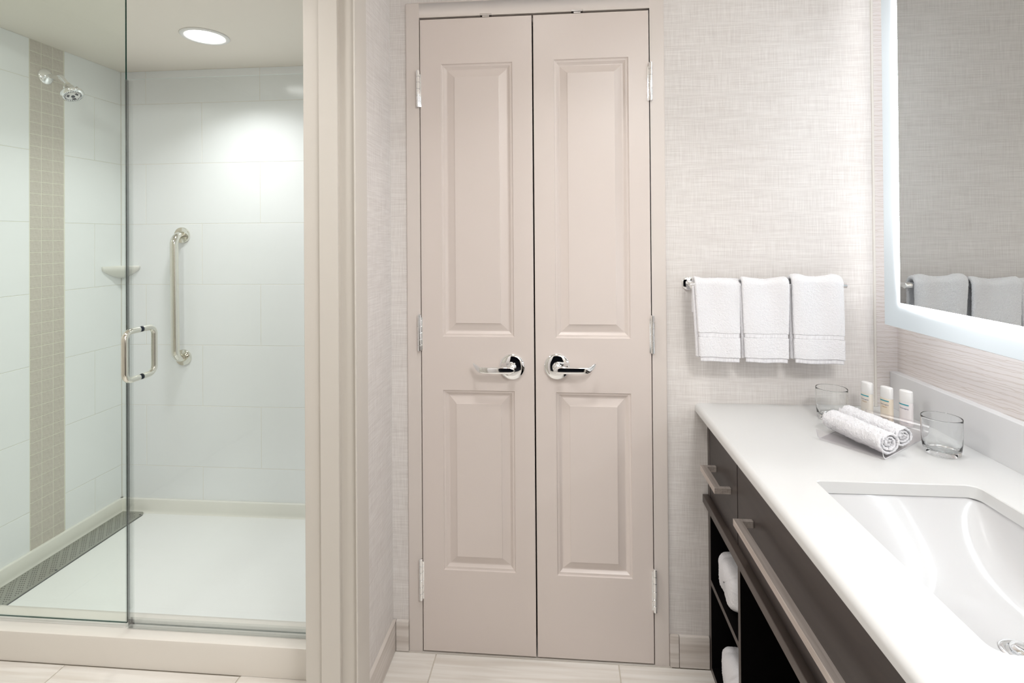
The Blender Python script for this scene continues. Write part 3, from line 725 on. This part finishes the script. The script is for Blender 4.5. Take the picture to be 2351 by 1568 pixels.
# ------------------------------------------------------------------ vanity
FX = 0.468
YN = 0.19
def board(name, parent, *b):
    # cabinet board: edge band towards the room, inner faces coloured near black as shade
    bm = bx(*b); bm.normal_update()
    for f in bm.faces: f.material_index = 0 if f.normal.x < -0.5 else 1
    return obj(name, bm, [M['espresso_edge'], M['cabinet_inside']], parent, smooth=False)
def vanity():
    root = thing('vanity_cabinet', 'dark espresso vanity cabinet with open shelves under the white counter', 'cabinet', (0.75, 0.95, 0.0))
    top = 0.8215
    bm = bmesh.new()
    box(bm, FX, XW-0.001, 1.690, YC-0.0005, 0.0, top)            # far end panel
    box(bm, FX, XW-0.001, YN, YN+0.02, 0.0, top)                 # near end panel
    box(bm, XW-0.012, XW-0.001, YN, 1.690, 0.0, top)             # back
    bm.normal_update()
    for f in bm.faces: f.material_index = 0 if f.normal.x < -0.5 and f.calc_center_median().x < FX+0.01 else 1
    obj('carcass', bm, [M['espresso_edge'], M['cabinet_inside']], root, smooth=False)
    board('divider', root, FX, XW-0.012, 1.4180, 1.4360, 0.018, 0.5400)
    board('divider', root, FX, XW-0.012, 0.455, 0.473, 0.018, 0.5400)
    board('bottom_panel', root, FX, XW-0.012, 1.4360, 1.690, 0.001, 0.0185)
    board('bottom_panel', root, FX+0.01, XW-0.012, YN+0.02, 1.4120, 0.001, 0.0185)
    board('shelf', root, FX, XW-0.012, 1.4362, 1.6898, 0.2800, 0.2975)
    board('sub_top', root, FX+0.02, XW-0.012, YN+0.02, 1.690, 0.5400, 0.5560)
    bm = rbox(0.4505, FX+0.025, YN, YC-0.001, 0.5320, 0.5570, 0.0012, 1); obj('rail', bm, M['espresso_edge'], root, smooth=False)
    fronts = [(1.4330, 1.6885, 'drawer_front'), (0.468, 1.4300, 'drawer_front'), (YN+0.002, 0.465, 'drawer_front')]
    hs = [(1.4820, 1.6290), (0.573, 1.3260), (0.24, 0.42)]
    for (a, b, nm), (ha, hb) in zip(fronts, hs):
        bm = rbox(FX, FX+0.018, a, b, 0.5590, 0.8195, 0.0012, 2); d = obj(nm, bm, M['espresso'], root)
        zt, zb = 0.6868, 0.6700; xo = 0.4218; pw = 0.0115
        bm = bmesh.new()
        box(bm, xo, xo+0.0190, ha, hb, zb, zt); box(bm, xo+0.0185, FX-0.0003, ha, ha+pw, zb, zt); box(bm, xo+0.0185, FX-0.0003, hb-pw, hb, zb, zt)
        bevel_all(bm, 0.0006, 1)
        obj('bar_handle', bm, M['brushed'], d, label='square brushed nickel bar handle')
    # black strip standing for the shaded gap beside the long drawer
    bm = bmesh.new(); box(bm, FX+0.0165, FX+0.0175, 1.4300, 1.4330, 0.56, 0.819); obj('reveal', bm, M['black'], root, smooth=False)
vanity()

SKX0, SKX1, SKY0, SKY1 = 0.556, 0.886, 0.716, 1.190
def counter():
    x0, x1, y0, y1 = 0.4300, XW-0.0005, YN-0.02, YC-0.0005
    z0, z1 = 0.8220, ZC
    root = None
    bm = bmesh.new()
    # front edge: bullnose profile swept along y, then flat top with a rounded hole
    r = 0.0135
    prof = [(x0+0.0020, z0), (x0+0.0002, z0+0.0020), (x0, z0+0.0045), (x0, z1-r)]
    for k in range(1, 9): a = k/8*PI/2; prof.append((x0+r-r*math.cos(a), z1-r+r*math.sin(a)))
    fx = x0+r
    hole = []
    cr = 0.022; seg = 8
    for (cx, cy, a0) in ((SKX1-cr, SKY1-cr, 0), (SKX0+cr*.5, SKY1-cr*.5, PI/2), (SKX0+cr, SKY0+cr, PI), (SKX1-cr, SKY0+cr, 1.5*PI)):
        rr = cr*.5 if abs(a0-PI/2) < .1 else cr
        for k in range(seg+1): a = a0+k/seg*PI/2; hole.append((cx+rr*math.cos(a), cy+rr*math.sin(a)))
    # top face around the hole
    def ring(z, pts): return [bm.verts.new((p[0], p[1], z)) for p in pts]
    outer = [(x1, y1), (fx, y1), (fx, y0), (x1, y0)]
    for z, flip in ((z1, False), (z0, True)):
        O = ring(z, outer if z == z1 else [(x1, y1), (x0+0.0020, y1), (x0+0.0020, y0), (x1, y0)])
        I = ring(z, [((p[0]), (p[1])) for p in hole])
        n4 = seg+1
        for c in range(4):
            idx = list(range(c*n4, (c+1)*n4)); nxt = ((c+1)*n4) % len(I)
            for k in idx[:-1]: bm.faces.new((O[c], I[k], I[k+1]))
            bm.faces.new((O[c], I[idx[-1]], I[nxt], O[(c+1) % 4]))
        if z == z1: It = I; Ot = O
        else: Ib = I
    n = len(It)
    # eased hole edge and hole wall
    mid = [bm.verts.new((v.co.x, v.co.y, z1-0.002)) for v in It]
    cx, cy = (SKX0+SKX1)/2, (SKY0+SKY1)/2
    for v in It: v.co.x += math.copysign(0.0015, v.co.x-cx); v.co.y += math.copysign(0.0015, v.co.y-cy)
    for A, B in ((It, mid), (mid, Ib)):
        for i in range(n): bm.faces.new((A[i], A[(i+1) % n], B[(i+1) % n], B[i]))
    # edge strip
    A = [bm.verts.new((p[0], y0, p[1])) for p in prof]; B = [bm.verts.new((p[0], y1, p[1])) for p in prof]
    for i in range(len(prof)-1): bm.faces.new((A[i], A[i+1], B[i+1], B[i]))
    ea = [bm.verts.new((x1, y0, z1)), bm.verts.new((x1, y0, z0))]; bm.faces.new(A+ea)
    ebk = [bm.verts.new((x1, y1, z1)), bm.verts.new((x1, y1, z0))]; bm.faces.new(B[::-1]+ebk[::-1])
    bm.faces.new((ea[0], ea[1], ebk[1], ebk[0]))
    bmesh.ops.remove_doubles(bm, verts=bm.verts, dist=1e-5)
    o = obj('countertop', bm, M['counter'], ang=30); tag(o, 'white quartz vanity countertop with a rounded front edge', 'countertop')
    bm = bmesh.new(); prism([(1.0285, ZC+0.0002), (1.0285, 0.9590), (1.0292, 0.9600), (XW-0.0005, 0.9600), (XW-0.0005, ZC+0.0002)], 'Y', YN-0.02, YC-0.0010, bm)
    o = obj('backsplash', bm, M['backsplash'], smooth=False); tag(o, 'low white backsplash ledge along the wall under the lit mirror', 'backsplash')
def sink():
    root = thing('sink', 'white rectangular undermount porcelain sink set in the counter', 'sink', ((SKX0+SKX1)/2, (SKY0+SKY1)/2, 0.69))
    cx, cy = (SKX0+SKX1)/2, (SKY0+SKY1)/2; hx, hy = (SKX1-SKX0)/2+0.003, (SKY1-SKY0)/2+0.003
    zr = 0.8205; D = 0.118
    bm = bmesh.new()
    def dist(n):
        return [math.sin(PI/2*(2*i/n-1)) for i in range(n+1)]
    us = dist(80); vs = dist(96); G = {}
    # square to rounded rectangle map
    def m(u, v):
        return cx+hx*u, cy+hy*v
    for i, u in enumerate(us):
        for j, v in enumerate(vs):
            x, y = m(u, v)
            dx = 1-abs(u)**6.5; dy = 1-abs(v)**2.5
            dep = (dx**0.9)*(dy**0.95)
            z = zr-D*dep - 0.006*max(0, 1-((x-cx)**2+(y-cy)**2)/0.008)
            G[i, j] = bm.verts.new((x, y, z))
    for i in range(80):
        for j in range(96): bm.faces.new((G[i, j], G[i+1, j], G[i+1, j+1], G[i, j+1]))
    # outer underside and flange
    obj('bowl', bm, M['sink'], root, ang=80)
    bm = bmesh.new()
    a = (SKX0-0.018, SKX1+0.018, SKY0-0.018, SKY1+0.018); b = (cx-hx, cx+hx, cy-hy, cy+hy)
    O = [bm.verts.new((x, y, 0.8212)) for x, y in ((a[0], a[2]), (a[1], a[2]), (a[1], a[3]), (a[0], a[3]))]
    I = [bm.verts.new((x, y, 0.8205)) for x, y in ((b[0], b[2]), (b[1], b[2]), (b[1], b[3]), (b[0], b[3]))]
    for i in range(4): bm.faces.new((O[i], O[(i+1) % 4], I[(i+1) % 4], I[i]))
    obj('rim_flange', bm, M['sink'], root, smooth=False)
    dx, dy, dz = cx+0.033, cy-0.036, zr-D-0.0045
    bm = lathe([(0.0310, dz), (0.0315, dz+0.0015), (0.0290, dz+0.0030), (0.0225, dz+0.0022), (0.0205, dz-0.004)], 48, 'Z', (dx, dy, 0), cap1=False)
    dr = obj('drain_flange', bm, M['chrome'], root, ang=60)
    bm = lathe([(0.0175, dz-0.002), (0.0182, dz+0.007), (0.0170, dz+0.0095), (0.0100, dz+0.0115), (0.0010, dz+0.0120)], 40, 'Z', (dx, dy, 0))
    obj('stopper', bm, M['chrome'], dr, ang=60)
counter(); sink()

# ------------------------------------------------------------------ lit mirror
def mirror():
    Y1, Y0 = 1.5965, 0.284; Z0, Z1 = 1.1268, 2.262; B = 0.0718
    root = thing('lit_mirror', 'large wall mirror with a glowing frosted border above the sink', 'mirror', (XM+0.04, (Y0+Y1)/2, Z0))
    obj('light_box', bx(XM+0.006, XW-0.0005, Y0+0.030, Y1-0.030, Z0+0.030, Z1-0.030), M['mirror_body'], root, smooth=False)
    # LED strips round the sides of the light box wash the walls beside and below the mirror
    a, b, c, d = Y0+0.030, Y1-0.030, Z0+0.030, Z1-0.030
    bm = bmesh.new(); xa, xb = XM+0.0095, XM+0.034
    box(bm, xa, xb, a-0.002, b+0.002, c-0.002, c); box(bm, xa, xb, a-0.002, b+0.002, d, d+0.002)
    box(bm, xa, xb, a-0.002, a, c, d); box(bm, xa, xb, b, b+0.002, c, d)
    obj('led_strip', bm, M['halo'], root, smooth=False)
    bm = rbox(XM, XM+0.0055, Y0, Y1, Z0, Z1, 0.0008, 1); obj('glass_back', bm, M['acrylic_edge'], root)
    iy0, iy1, iz0, iz1 = Y0+B, Y1-B, Z0+B, Z1-B
    bm = bmesh.new(); x = XM-0.0006
    f = bm.faces.new([bm.verts.new(p) for p in ((x, iy0, iz0), (x, iy1, iz0), (x, iy1, iz1), (x, iy0, iz1))])
    box(bm, x, XM, iy0, iy1, iz0, iz1); bmesh.ops.remove_doubles(bm, verts=bm.verts, dist=1e-6)
    bm.free(); bm = bmesh.new(); box(bm, x, XM+0.0001, iy0, iy1, iz0, iz1)
    obj('mirror_pane', bm, M['mirror'], root, smooth=False, label='clear reflecting centre')
    # frosted lit border: a lamp whose output peaks at the hidden LED line along the inner edge and fades at the corners
    bm = bmesh.new(); lay = bm.verts.layers.float.new('lamp_output')
    ys = [Y0+0.001+(iy0-Y0-0.001)*(1-(1-k/12)**1.6) for k in range(13)] + [iy0+(iy1-iy0)*k/60 for k in range(1, 60)] + [iy1+(Y1-0.001-iy1)*(k/12)**1.6 for k in range(13)]
    zs = [Z0+0.001+(iz0-Z0-0.001)*(1-(1-k/12)**1.6) for k in range(13)] + [iz0+(iz1-iz0)*k/50 for k in range(1, 50)] + [iz1+(Z1-0.001-iz1)*(k/12)**1.6 for k in range(13)]
    G = {}
    def val(y, z):
        dy = max(iy0-y, y-iy1, 0); dz = max(iz0-z, z-iz1, 0); d = math.hypot(dy, dz)
        # distance along the border from the nearest corner
        if dy > 0 and dz > 0: along = 0
        elif dy > 0: along = min(z-iz0, iz1-z)
        else: along = min(y-iy0, iy1-y)
        a = min(1, along/0.30); a = a*a*(3-2*a)
        return (0.36+0.16*a)*(1+0.15*(1-d/B)) + (0.03+0.97*a)*(0.35*math.exp(-d/0.02)+29.0*math.exp(-(d/0.0120)**2))
    for i, y in enumerate(ys):
        for k, z in enumerate(zs):
            v = bm.verts.new((XM-0.0002, y, z)); v[lay] = val(y, z); G[i, k] = v
    for i in range(len(ys)-1):
        for k in range(len(zs)-1):
            ym, zm = (ys[i]+ys[i+1])/2, (zs[k]+zs[k+1])/2
            if iy0 < ym < iy1 and iz0 < zm < iz1: continue
            bm.faces.new((G[i, k], G[i+1, k], G[i+1, k+1], G[i, k+1]))
    bmesh.ops.delete(bm, geom=[v for v in bm.verts if not v.link_faces], context='VERTS')
    obj('frosted_border', bm, M['band'], root, smooth=False, label='frosted white glowing border')
mirror()

# ------------------------------------------------------------------ towel bar and hand towels
BAR = (1.640, 1.2365)
def towel_bar():
    root = thing('towel_bar', 'chrome wall towel bar between the closet and the lit mirror', 'towel bar', (0.63, YC, BAR[1]))
    obj('bar', lathe([(0.0085, 0.400), (0.0097, 0.4015), (0.0097, 0.8600), (0.0085, 0.8615)], 32, 'X', (0, BAR[0], BAR[1])), M['chrome'], root, ang=50)
    for x in (0.412, 0.848):
        bm = lathe([(0.0220, YC-0.0003), (0.0222, YC-0.002), (0.0215, YC-0.005), (0.0190, YC-0.0065), (0.0080, YC-0.0075), (0.0080, BAR[0])], 40, 'Y', (x, 0, BAR[1]))
        obj('bracket', bm, M['chrome'], root, ang=50)
def hang_towel(label, xa_t, xb_t, xa_b, xb_b, ztop, zbot, zband, zback, seed, lean):
    yb, zb = BAR; R = 0.0165
    loc = ((xa_b+xb_b)/2, yb, zbot)
    root = thing('hand_towel', label, 'towel', loc, group='white hand towels on the bar')
    h = 0.0056
    def path(t0, t1, n):
        """centreline points of the front drop from t=0 (hem) upward, over the bar and down the back"""
        front_y = yb-R
        zt = zb+ (ztop-zb-h-R)
        P = []
        Lf = zt-zbot; La = PI*R; Lb = zt-zback; tot = Lf+La+Lb
        for i in range(n+1):
            s = (t0+(t1-t0)*i/n)*tot
            if s < Lf: P.append((front_y-0.006*(1-s/Lf)*0, zbot+s, s/Lf, Vector((0, -1, 0))))
            elif s < Lf+La:
                a = (s-Lf)/R; P.append((yb-R*math.cos(a), zt+R*math.sin(a), 1.0, Vector((0, -math.cos(a), math.sin(a)))))
            else: P.append((yb+R, zt-(s-Lf-La), 1.0, Vector((0, 1, 0))))
        return P, tot, Lf
    _, tot, Lf = path(0, 1, 1)
    def sweep(z0, z1, half, shrink, amp, freq, dx=0.0, dy=0.0, rib=0.0, stepz=0.0019, nx=64, bm=None, zb_cut=None):
        bm = bm or bmesh.new()
        t0, t1 = (z0-zbot)/tot, (z1-zbot)/tot
        n = max(3, int((t1-t0)*tot/stepz)); P, _, _ = path(t0, t1, n)
        rings = []
        nc = 12
        sec = []   # superellipse section u in -1..1, w in -1..1
        for i in range(nx+1): sec.append((-1+2*i/nx, 1.0))
        for k in range(1, nc): a = PI/2-PI*k/nc; sec.append((1+0, math.sin(a), math.cos(a)))
        for i in range(nx+1): sec.append((1-2*i/nx, -1.0))
        for k in range(1, nc): a = -PI/2-PI*k/nc; sec.append((-1, math.sin(a), math.cos(a)))
        for (y, z, fr, nrm) in P:
            xa = xa_b+(xa_t-xa_b)*min(1, fr)+dx+shrink; xb = xb_b+(xb_t-xb_b)*min(1, fr)+dx-shrink
            cxm = (xa+xb)/2; hw = (xb-xa)/2-half
            ring = []
            for s in sec:
                if len(s) == 2: px = cxm+hw*s[0]; w = s[1]*half
                else: px = cxm+hw*s[0]+half*s[2]; w = s[1]*half
                # soft folds
                fold = 0.0040*math.sin(px*58+seed+z*7)+0.0090*noise.noise(Vector((px*14+seed*3, z*4.2, seed)))
                fold *= 1.0 if nrm.y < 0 else 0.3
                p = Vector((px, y+dy, z)) + nrm*(w+fold)
                p.z += lean*(px-cxm)*(1.0 if nrm.y < 0 else 0.2) + 0.0016*noise.noise(Vector((px*25, seed, 3)))
                if rib: p += nrm*(rib*math.sin(px*1250)*(1 if w > 0 else 0))
                q = p*freq
                p += Vector((noise.noise(q), noise.noise(q+Vector((9, 3, 1))), noise.noise(q+Vector((2, 8, 5)))))*amp
                ring.append(bm.verts.new(p))
            rings.append(ring)
        m = len(sec)
        for A, B in zip(rings, rings[1:]):
            for j in range(m): bm.faces.new((A[j], A[(j+1) % m], B[(j+1) % m], B[j]))
        bm.faces.new(rings[0]); bm.faces.new(rings[-1]); return bm
    hem = zbot+0.0135
    bm = sweep(hem, zband[0]+0.0005, h, 0, 0.0011, 310)
    sweep(zband[1]-0.0005, zbot+tot, h, 0, 0.0011, 310, bm=bm)
    # under layer of the lengthwise fold, peeping out on the left
    sweep(zbot+0.010, zbot+Lf-0.004, h*0.8, 0.004, 0.0010, 310, dx=-0.0105, dy=0.0105, nx=40, stepz=0.003, bm=bm)
    obj('pile', bm, M['terry'], root, ang=180)
    obj('border_band', sweep(zband[0], zband[1], h-0.0008, 0.002, 0.0001, 100, stepz=0.003), M['terry_flat'], root, ang=180, label='flat woven border band')
    obj('hem', sweep(zbot, hem+0.0004, h-0.0024, 0.0035, 0.0001, 100, rib=0.0005, stepz=0.003), M['terry_flat'], root, ang=180, label='ribbed hem')
towel_bar()
hang_towel('left hand towel of three on the bar, beside the closet', 0.4085, 0.5470, 0.4200, 0.5420, 1.2600, 1.0065, (1.0790, 1.0940), 1.150, 1.3, -0.035)
hang_towel('middle hand towel of three on the bar', 0.5490, 0.6870, 0.5560, 0.6850, 1.2600, 1.0040, (1.0775, 1.0920), 1.120, 4.1, -0.02)
hang_towel('right hand towel of three on the bar, nearest the mirror', 0.6945, 0.8440, 0.7030, 0.8475, 1.2660, 1.0020, (1.0745, 1.0890), 1.120, 7.7, -0.03)

# ------------------------------------------------------------------ rolled and folded cloths
def roll_mesh(L, R, turns, seed, squash=1.0):
    bm = bmesh.new(); th = R/(turns+0.9)*0.92; n = int(60*turns)
    prof_o, prof_i = [], []
    for i in range(n+1):
        a = 2*PI*turns*i/n; r = th*0.6+(R-th*0.6)*i/n
        prof_o.append((r, a)); prof_i.append((max(0.001, r-th*0.90), a))
    def P(r, a, x):
        p = Vector((x, r*math.cos(a), R*squash+r*math.sin(a)*squash))
        q = p*330+Vector((seed, 0, 0)); p += Vector((noise.noise(q), noise.noise(q+Vector((4, 2, 7))), noise.noise(q+Vector((1, 9, 3)))))*0.0024
        q = p*30+Vector((seed, 5, 0)); p += Vector((0, noise.noise(q), noise.noise(q+Vector((5, 5, 5)))))*0.0022
        return p
    m = 110; rows = []
    for k in range(m+1):
        t = -1+2*k/m; row = []
        for lst in (prof_o, prof_i[::-1]):
            for (r, a) in lst:
                ext = 0.0045*noise.noise(Vector((a*0.7, seed, 0.3)))+0.003*(1-r/R)*(-1)
                edge = max(0, abs(t)-0.93)/0.07
                rr = r - (0.0022*edge*edge if lst is prof_o else -0.0010*edge*edge)
                row.append(bm.verts.new(P(rr, a, t*(L/2+ext))))
        rows.append(row)
    q = 2*(n+1)
    # only the outermost turn and a bit are visible away from the ends: keep all, it is cheap enough
    for A, B in zip(rows, rows[1:]):
        for j in range(q): bm.faces.new((A[j], A[(j+1) % q], B[(j+1) % q], B[j]))
    for row in (rows[0], rows[-1]):
        for j in range(n): bm.faces.new((row[j], row[j+1], row[q-2-j], row[q-1-j]))
    return bm
TRAY_C = Vector((0.765, 1.303)); E1 = Vector((-0.615, 0.79)).normalized(); E2 = Vector((0.79, 0.615)).normalized()
def tray_pt(a, b, z=0.0): p = TRAY_C+E1*a+E2*b; return Vector((p.x, p.y, ZC+z))
TA1 = math.atan2(E1.y, E1.x); TA2 = math.atan2(E2.y, E2.x)
def tray():
    Wt, Lt = 0.152, 0.262
    root = thing('vanity_tray', 'clear acrylic tray with upturned ends holding cloths and bottles', 'tray', tray_pt(Wt/2, Lt/2, 0), rotz=TA2)
    # local x runs along E2 (length), local y along E1 (width)
    r = 0.020; t = 0.0030; prof = []
    hgt = 0.030
    outer = [(-Lt/2-0.010, hgt)]
    for k in range(9): a = k/8*PI/2; outer.append((-Lt/2+r-0.004-r*math.cos(a), r-r*math.sin(a)+0.0006))
    outer += [(-x, z) for x, z in outer[::-1]]
    inner = []
    for i, (x, z) in enumerate(outer):
        a = Vector(outer[max(i-1, 0)]); b = Vector(outer[min(i+1, len(outer)-1)]); d = (b-a).normalized(); nn = Vector((-d.y, d.x))
        inner.append((x+nn.x*t, z+nn.y*t))
    poly = outer+inner[::-1]
    bm = prism(poly, 'Y', -Wt/2, Wt/2); bm.normal_update()
    for f in bm.faces: f.material_index = 1 if (abs(f.normal.y) > 0.9 or f.calc_area() < t*Wt*1.2 and f.normal.z > 0.5 and f.calc_center_median().z > hgt-0.002) else 0
    obj('bent_sheet', bm, [M['acrylic'], M['acrylic_edge']], root, local=True, smooth=True, ang=30)
tray()
def rolled(label, x, y, L, R, seed, ang):
    p = Vector((x, y, ZC+0.0060))
    root = obj('rolled_washcloth', roll_mesh(L, R, 3.1, seed, 0.92), M['terry'], local=True, ang=180)
    root.location = p; root.rotation_euler = (0, 0, ang)
    tag(root, label, 'washcloth', 'rolled washcloths on the tray')
rolled('front rolled white washcloth on the tray, farther from the bottles', 0.7650, 1.4040, 0.178, 0.0335, 2.0, 1.860)
rolled('rear rolled white washcloth on the tray, next to the bottles', 0.8300, 1.4570, 0.178, 0.0315, 8.0, 1.845)

def folded(label, yc, zc0, ay, az, seed):
    """rounded roll seen end on in the open shelf"""
    bm = bmesh.new(); n = 120; m = 80; x0 = 0.4740; Lx = 0.36
    rows = []
    for k in range(m+1):
        t = k/m; x = x0+Lx*t
        e = min(1.0, t*Lx/0.045); sc = (1-(1-e)**3.2)**(1/3.2) if e < 1 else 1
        row = []
        for j in range(n):
            a = 2*PI*j/n; c, s = math.cos(a), math.sin(a)
            ex = 0.72; yy = math.copysign(abs(c)**ex, c)*ay*sc; zz = math.copysign(abs(s)**ex, s)*az*sc
            p = Vector((x, yc+yy, zc0+az+zz))
            q = Vector((p.x*12, p.y*22+p.z*10, seed)); d = 0.010*noise.noise(q)
            cr = abs(math.sin((p.y+0.7*p.z)*34+seed)); d += -0.0045*(1-min(1, cr*4))
            p += Vector((-0.6, c, s)).normalized()*d
            q = p*330; p += Vector((noise.noise(q), noise.noise(q+Vector((4, 2, 7))), noise.noise(q+Vector((1, 9, 3)))))*0.0016
            p.z = max(p.z, zc0+0.0005)
            row.append(bm.verts.new(p))
        rows.append(row)
    for A, B in zip(rows, rows[1:]):
        for j in range(n): bm.faces.new((A[j], A[(j+1) % n], B[(j+1) % n], B[j]))
    bm.faces.new(rows[0]); bm.faces.new(rows[-1])
    o = obj('rolled_towel', bm, M['terry'], ang=180)
    tag(o, label, 'towel', 'white towels in the vanity shelves')
folded('rolled white towel on the upper open shelf of the dark vanity', 1.583, 0.2980, 0.091, 0.061, 1.0)
folded('rolled white towel on the lowest open shelf of the dark vanity', 1.556, 0.0190, 0.092, 0.067, 5.0)

# ------------------------------------------------------------------ drinking glasses
def tumbler(x, y, label):
    r0, r1, h = 0.0375, 0.0418, 0.090
    prof = [(0.002, 0.0022), (0.026, 0.0022), (0.031, 0.0004), (0.0350, 0.0004), (0.0372, 0.0030), (0.0385, 0.0120), (0.0405, 0.030), (0.0415, 0.050), (0.0416, 0.070), (0.0416, 0.0845), (0.0416, h-0.0012), (0.0413, h-0.0002), (0.0409, h), (0.0406, h-0.0002), (0.0403, h-0.0012), (0.0403, 0.0845), (0.0403, 0.070), (0.0401, 0.050), (0.0390, 0.030), (0.0368, 0.018), (0.0345, 0.0135), (0.026, 0.0122), (0.002, 0.0118)]
    bm = lathe(prof, 72)
    o = obj('drinking_glass', bm, M['tumbler'], local=True, ang=70); o.location = (x, y, ZC+0.0003)
    tag(o, label, 'drinking glass', 'short clear tumblers on the counter')
tumbler(0.7925, 1.5934, 'clear tumbler behind the rolled washcloths, near the closet wall')
tumbler(0.9335, 1.357, 'clear tumbler nearest the camera, beside the backsplash')

# ------------------------------------------------------------------ toiletry bottles
def text_bm(s, size, wmax=None):
    cu = bpy.data.curves.new('t', 'FONT'); cu.body = s; cu.size = size; cu.align_x = 'CENTER'
    o = bpy.data.objects.new('t', cu); COL.objects.link(o)
    dg = bpy.context.evaluated_depsgraph_get(); me = bpy.data.meshes.new_from_object(o.evaluated_get(dg))
    bm = bmesh.new(); bm.from_mesh(me); bpy.data.objects.remove(o); bpy.data.meshes.remove(me)
    bmesh.ops.triangulate(bm, faces=bm.faces)
    if wmax:
        w = max(v.co.x for v in bm.verts)-min(v.co.x for v in bm.verts); bmesh.ops.scale(bm, vec=(wmax/w, 1, 1), verts=bm.verts)
    return bm
def bottle(a, label, mat_, lines, x, y, rz):
    root = thing('toiletry_bottle', label, 'bottle', (x, y, ZC+0.0042), rotz=rz, group='small toiletry bottles on the tray')
    A, B = 0.0172, 0.0096; H = 0.098; hc = 0.066
    def sec(z, s=1.0):
        pts = []
        for j in range(96):
            t = 2*PI*j/96; c, sn = math.cos(t), math.sin(t); e = 0.78
            pts.append((math.copysign(abs(c)**e, c)*A*s, math.copysign(abs(sn)**e, sn)*B*s, z))
        return pts
    def skin(levels):
        bm = bmesh.new(); rings = [[bm.verts.new(p) for p in sec(z, s)] for z, s in levels]
        for R1, R2 in zip(rings, rings[1:]):
            for j in range(96): bm.faces.new((R1[j], R1[(j+1) % 96], R2[(j+1) % 96], R2[j]))
        bm.faces.new(rings[0]); bm.faces.new(rings[-1]); return bm
    obj('bottle_body', skin([(0.0003, 0.90), (0.002, 0.97), (0.004, 1.0), (hc, 1.0), (hc+0.0003, 0.97)]), mat_, root, local=True, ang=40)
    obj('cap', skin([(hc+0.0005, 0.98), (hc+0.0012, 1.0), (H-0.003, 0.985), (H-0.001, 0.95), (H, 0.86)]), M['cap'], root, local=True, ang=40)
    def wrap(bm, z, dy=0.0002):
        for v in bm.verts:
            x0 = v.co.x; t = min(0.999, abs(x0)/A); yy = B*(1-t**(2/0.78))**(0.78/2)
            v.co = Vector((x0, -yy-dy, z+v.co.y))
        return bm
    def strip(x0, x1, z0, z1):
        bm = bmesh.new(); n = 20
        R1 = [bm.verts.new((x0+(x1-x0)*i/n, z0, 0)) for i in range(n+1)]; R2 = [bm.verts.new((x0+(x1-x0)*i/n, z1, 0)) for i in range(n+1)]
        for i in range(n): bm.faces.new((R1[i], R1[i+1], R2[i+1], R2[i]))
        return bm
    obj('colour_band', wrap(strip(-0.0158, 0.0124, 0.0580, 0.0612), 0, 0.0005), M['teal'], root, local=True, label='teal printed band')
    for s, size, z, col, w in lines:
        obj('lettering', wrap(text_bm(s, size, w), z, 0.0006), M[col], root, local=True, smooth=False)
bottle(0, 'left toiletry bottle, pale cream shampoo with teal band', M['shampoo'], [('Neutrogena', 0.0052, 0.0475, 'ink', 0.0235), ('clean', 0.0062, 0.0405, 'gold_ink', 0.0150), ('SHAMPOO', 0.0034, 0.0090, 'ink', 0.0215)], 0.9046, 1.6164, -1.23)
bottle(1, 'middle toiletry bottle, warm cream conditioner with teal band', M['conditioner'], [('Neutrogena', 0.0052, 0.0475, 'ink', 0.0235), ('clean', 0.0062, 0.0405, 'gold_ink', 0.0150), ('CONDITIONER', 0.0034, 0.0090, 'ink', 0.0235)], 0.9325, 1.5697, -1.20)
bottle(2, 'right toiletry bottle, pinkish white body lotion with teal band', M['lotion'], [('Neutrogena', 0.0052, 0.0475, 'ink', 0.0235), ('SHEER MOISTURE', 0.0020, 0.0135, 'gold_ink', 0.0180), ('BODY LOTION', 0.0034, 0.0090, 'ink', 0.0225)], 0.9640, 1.5360, -1.17)
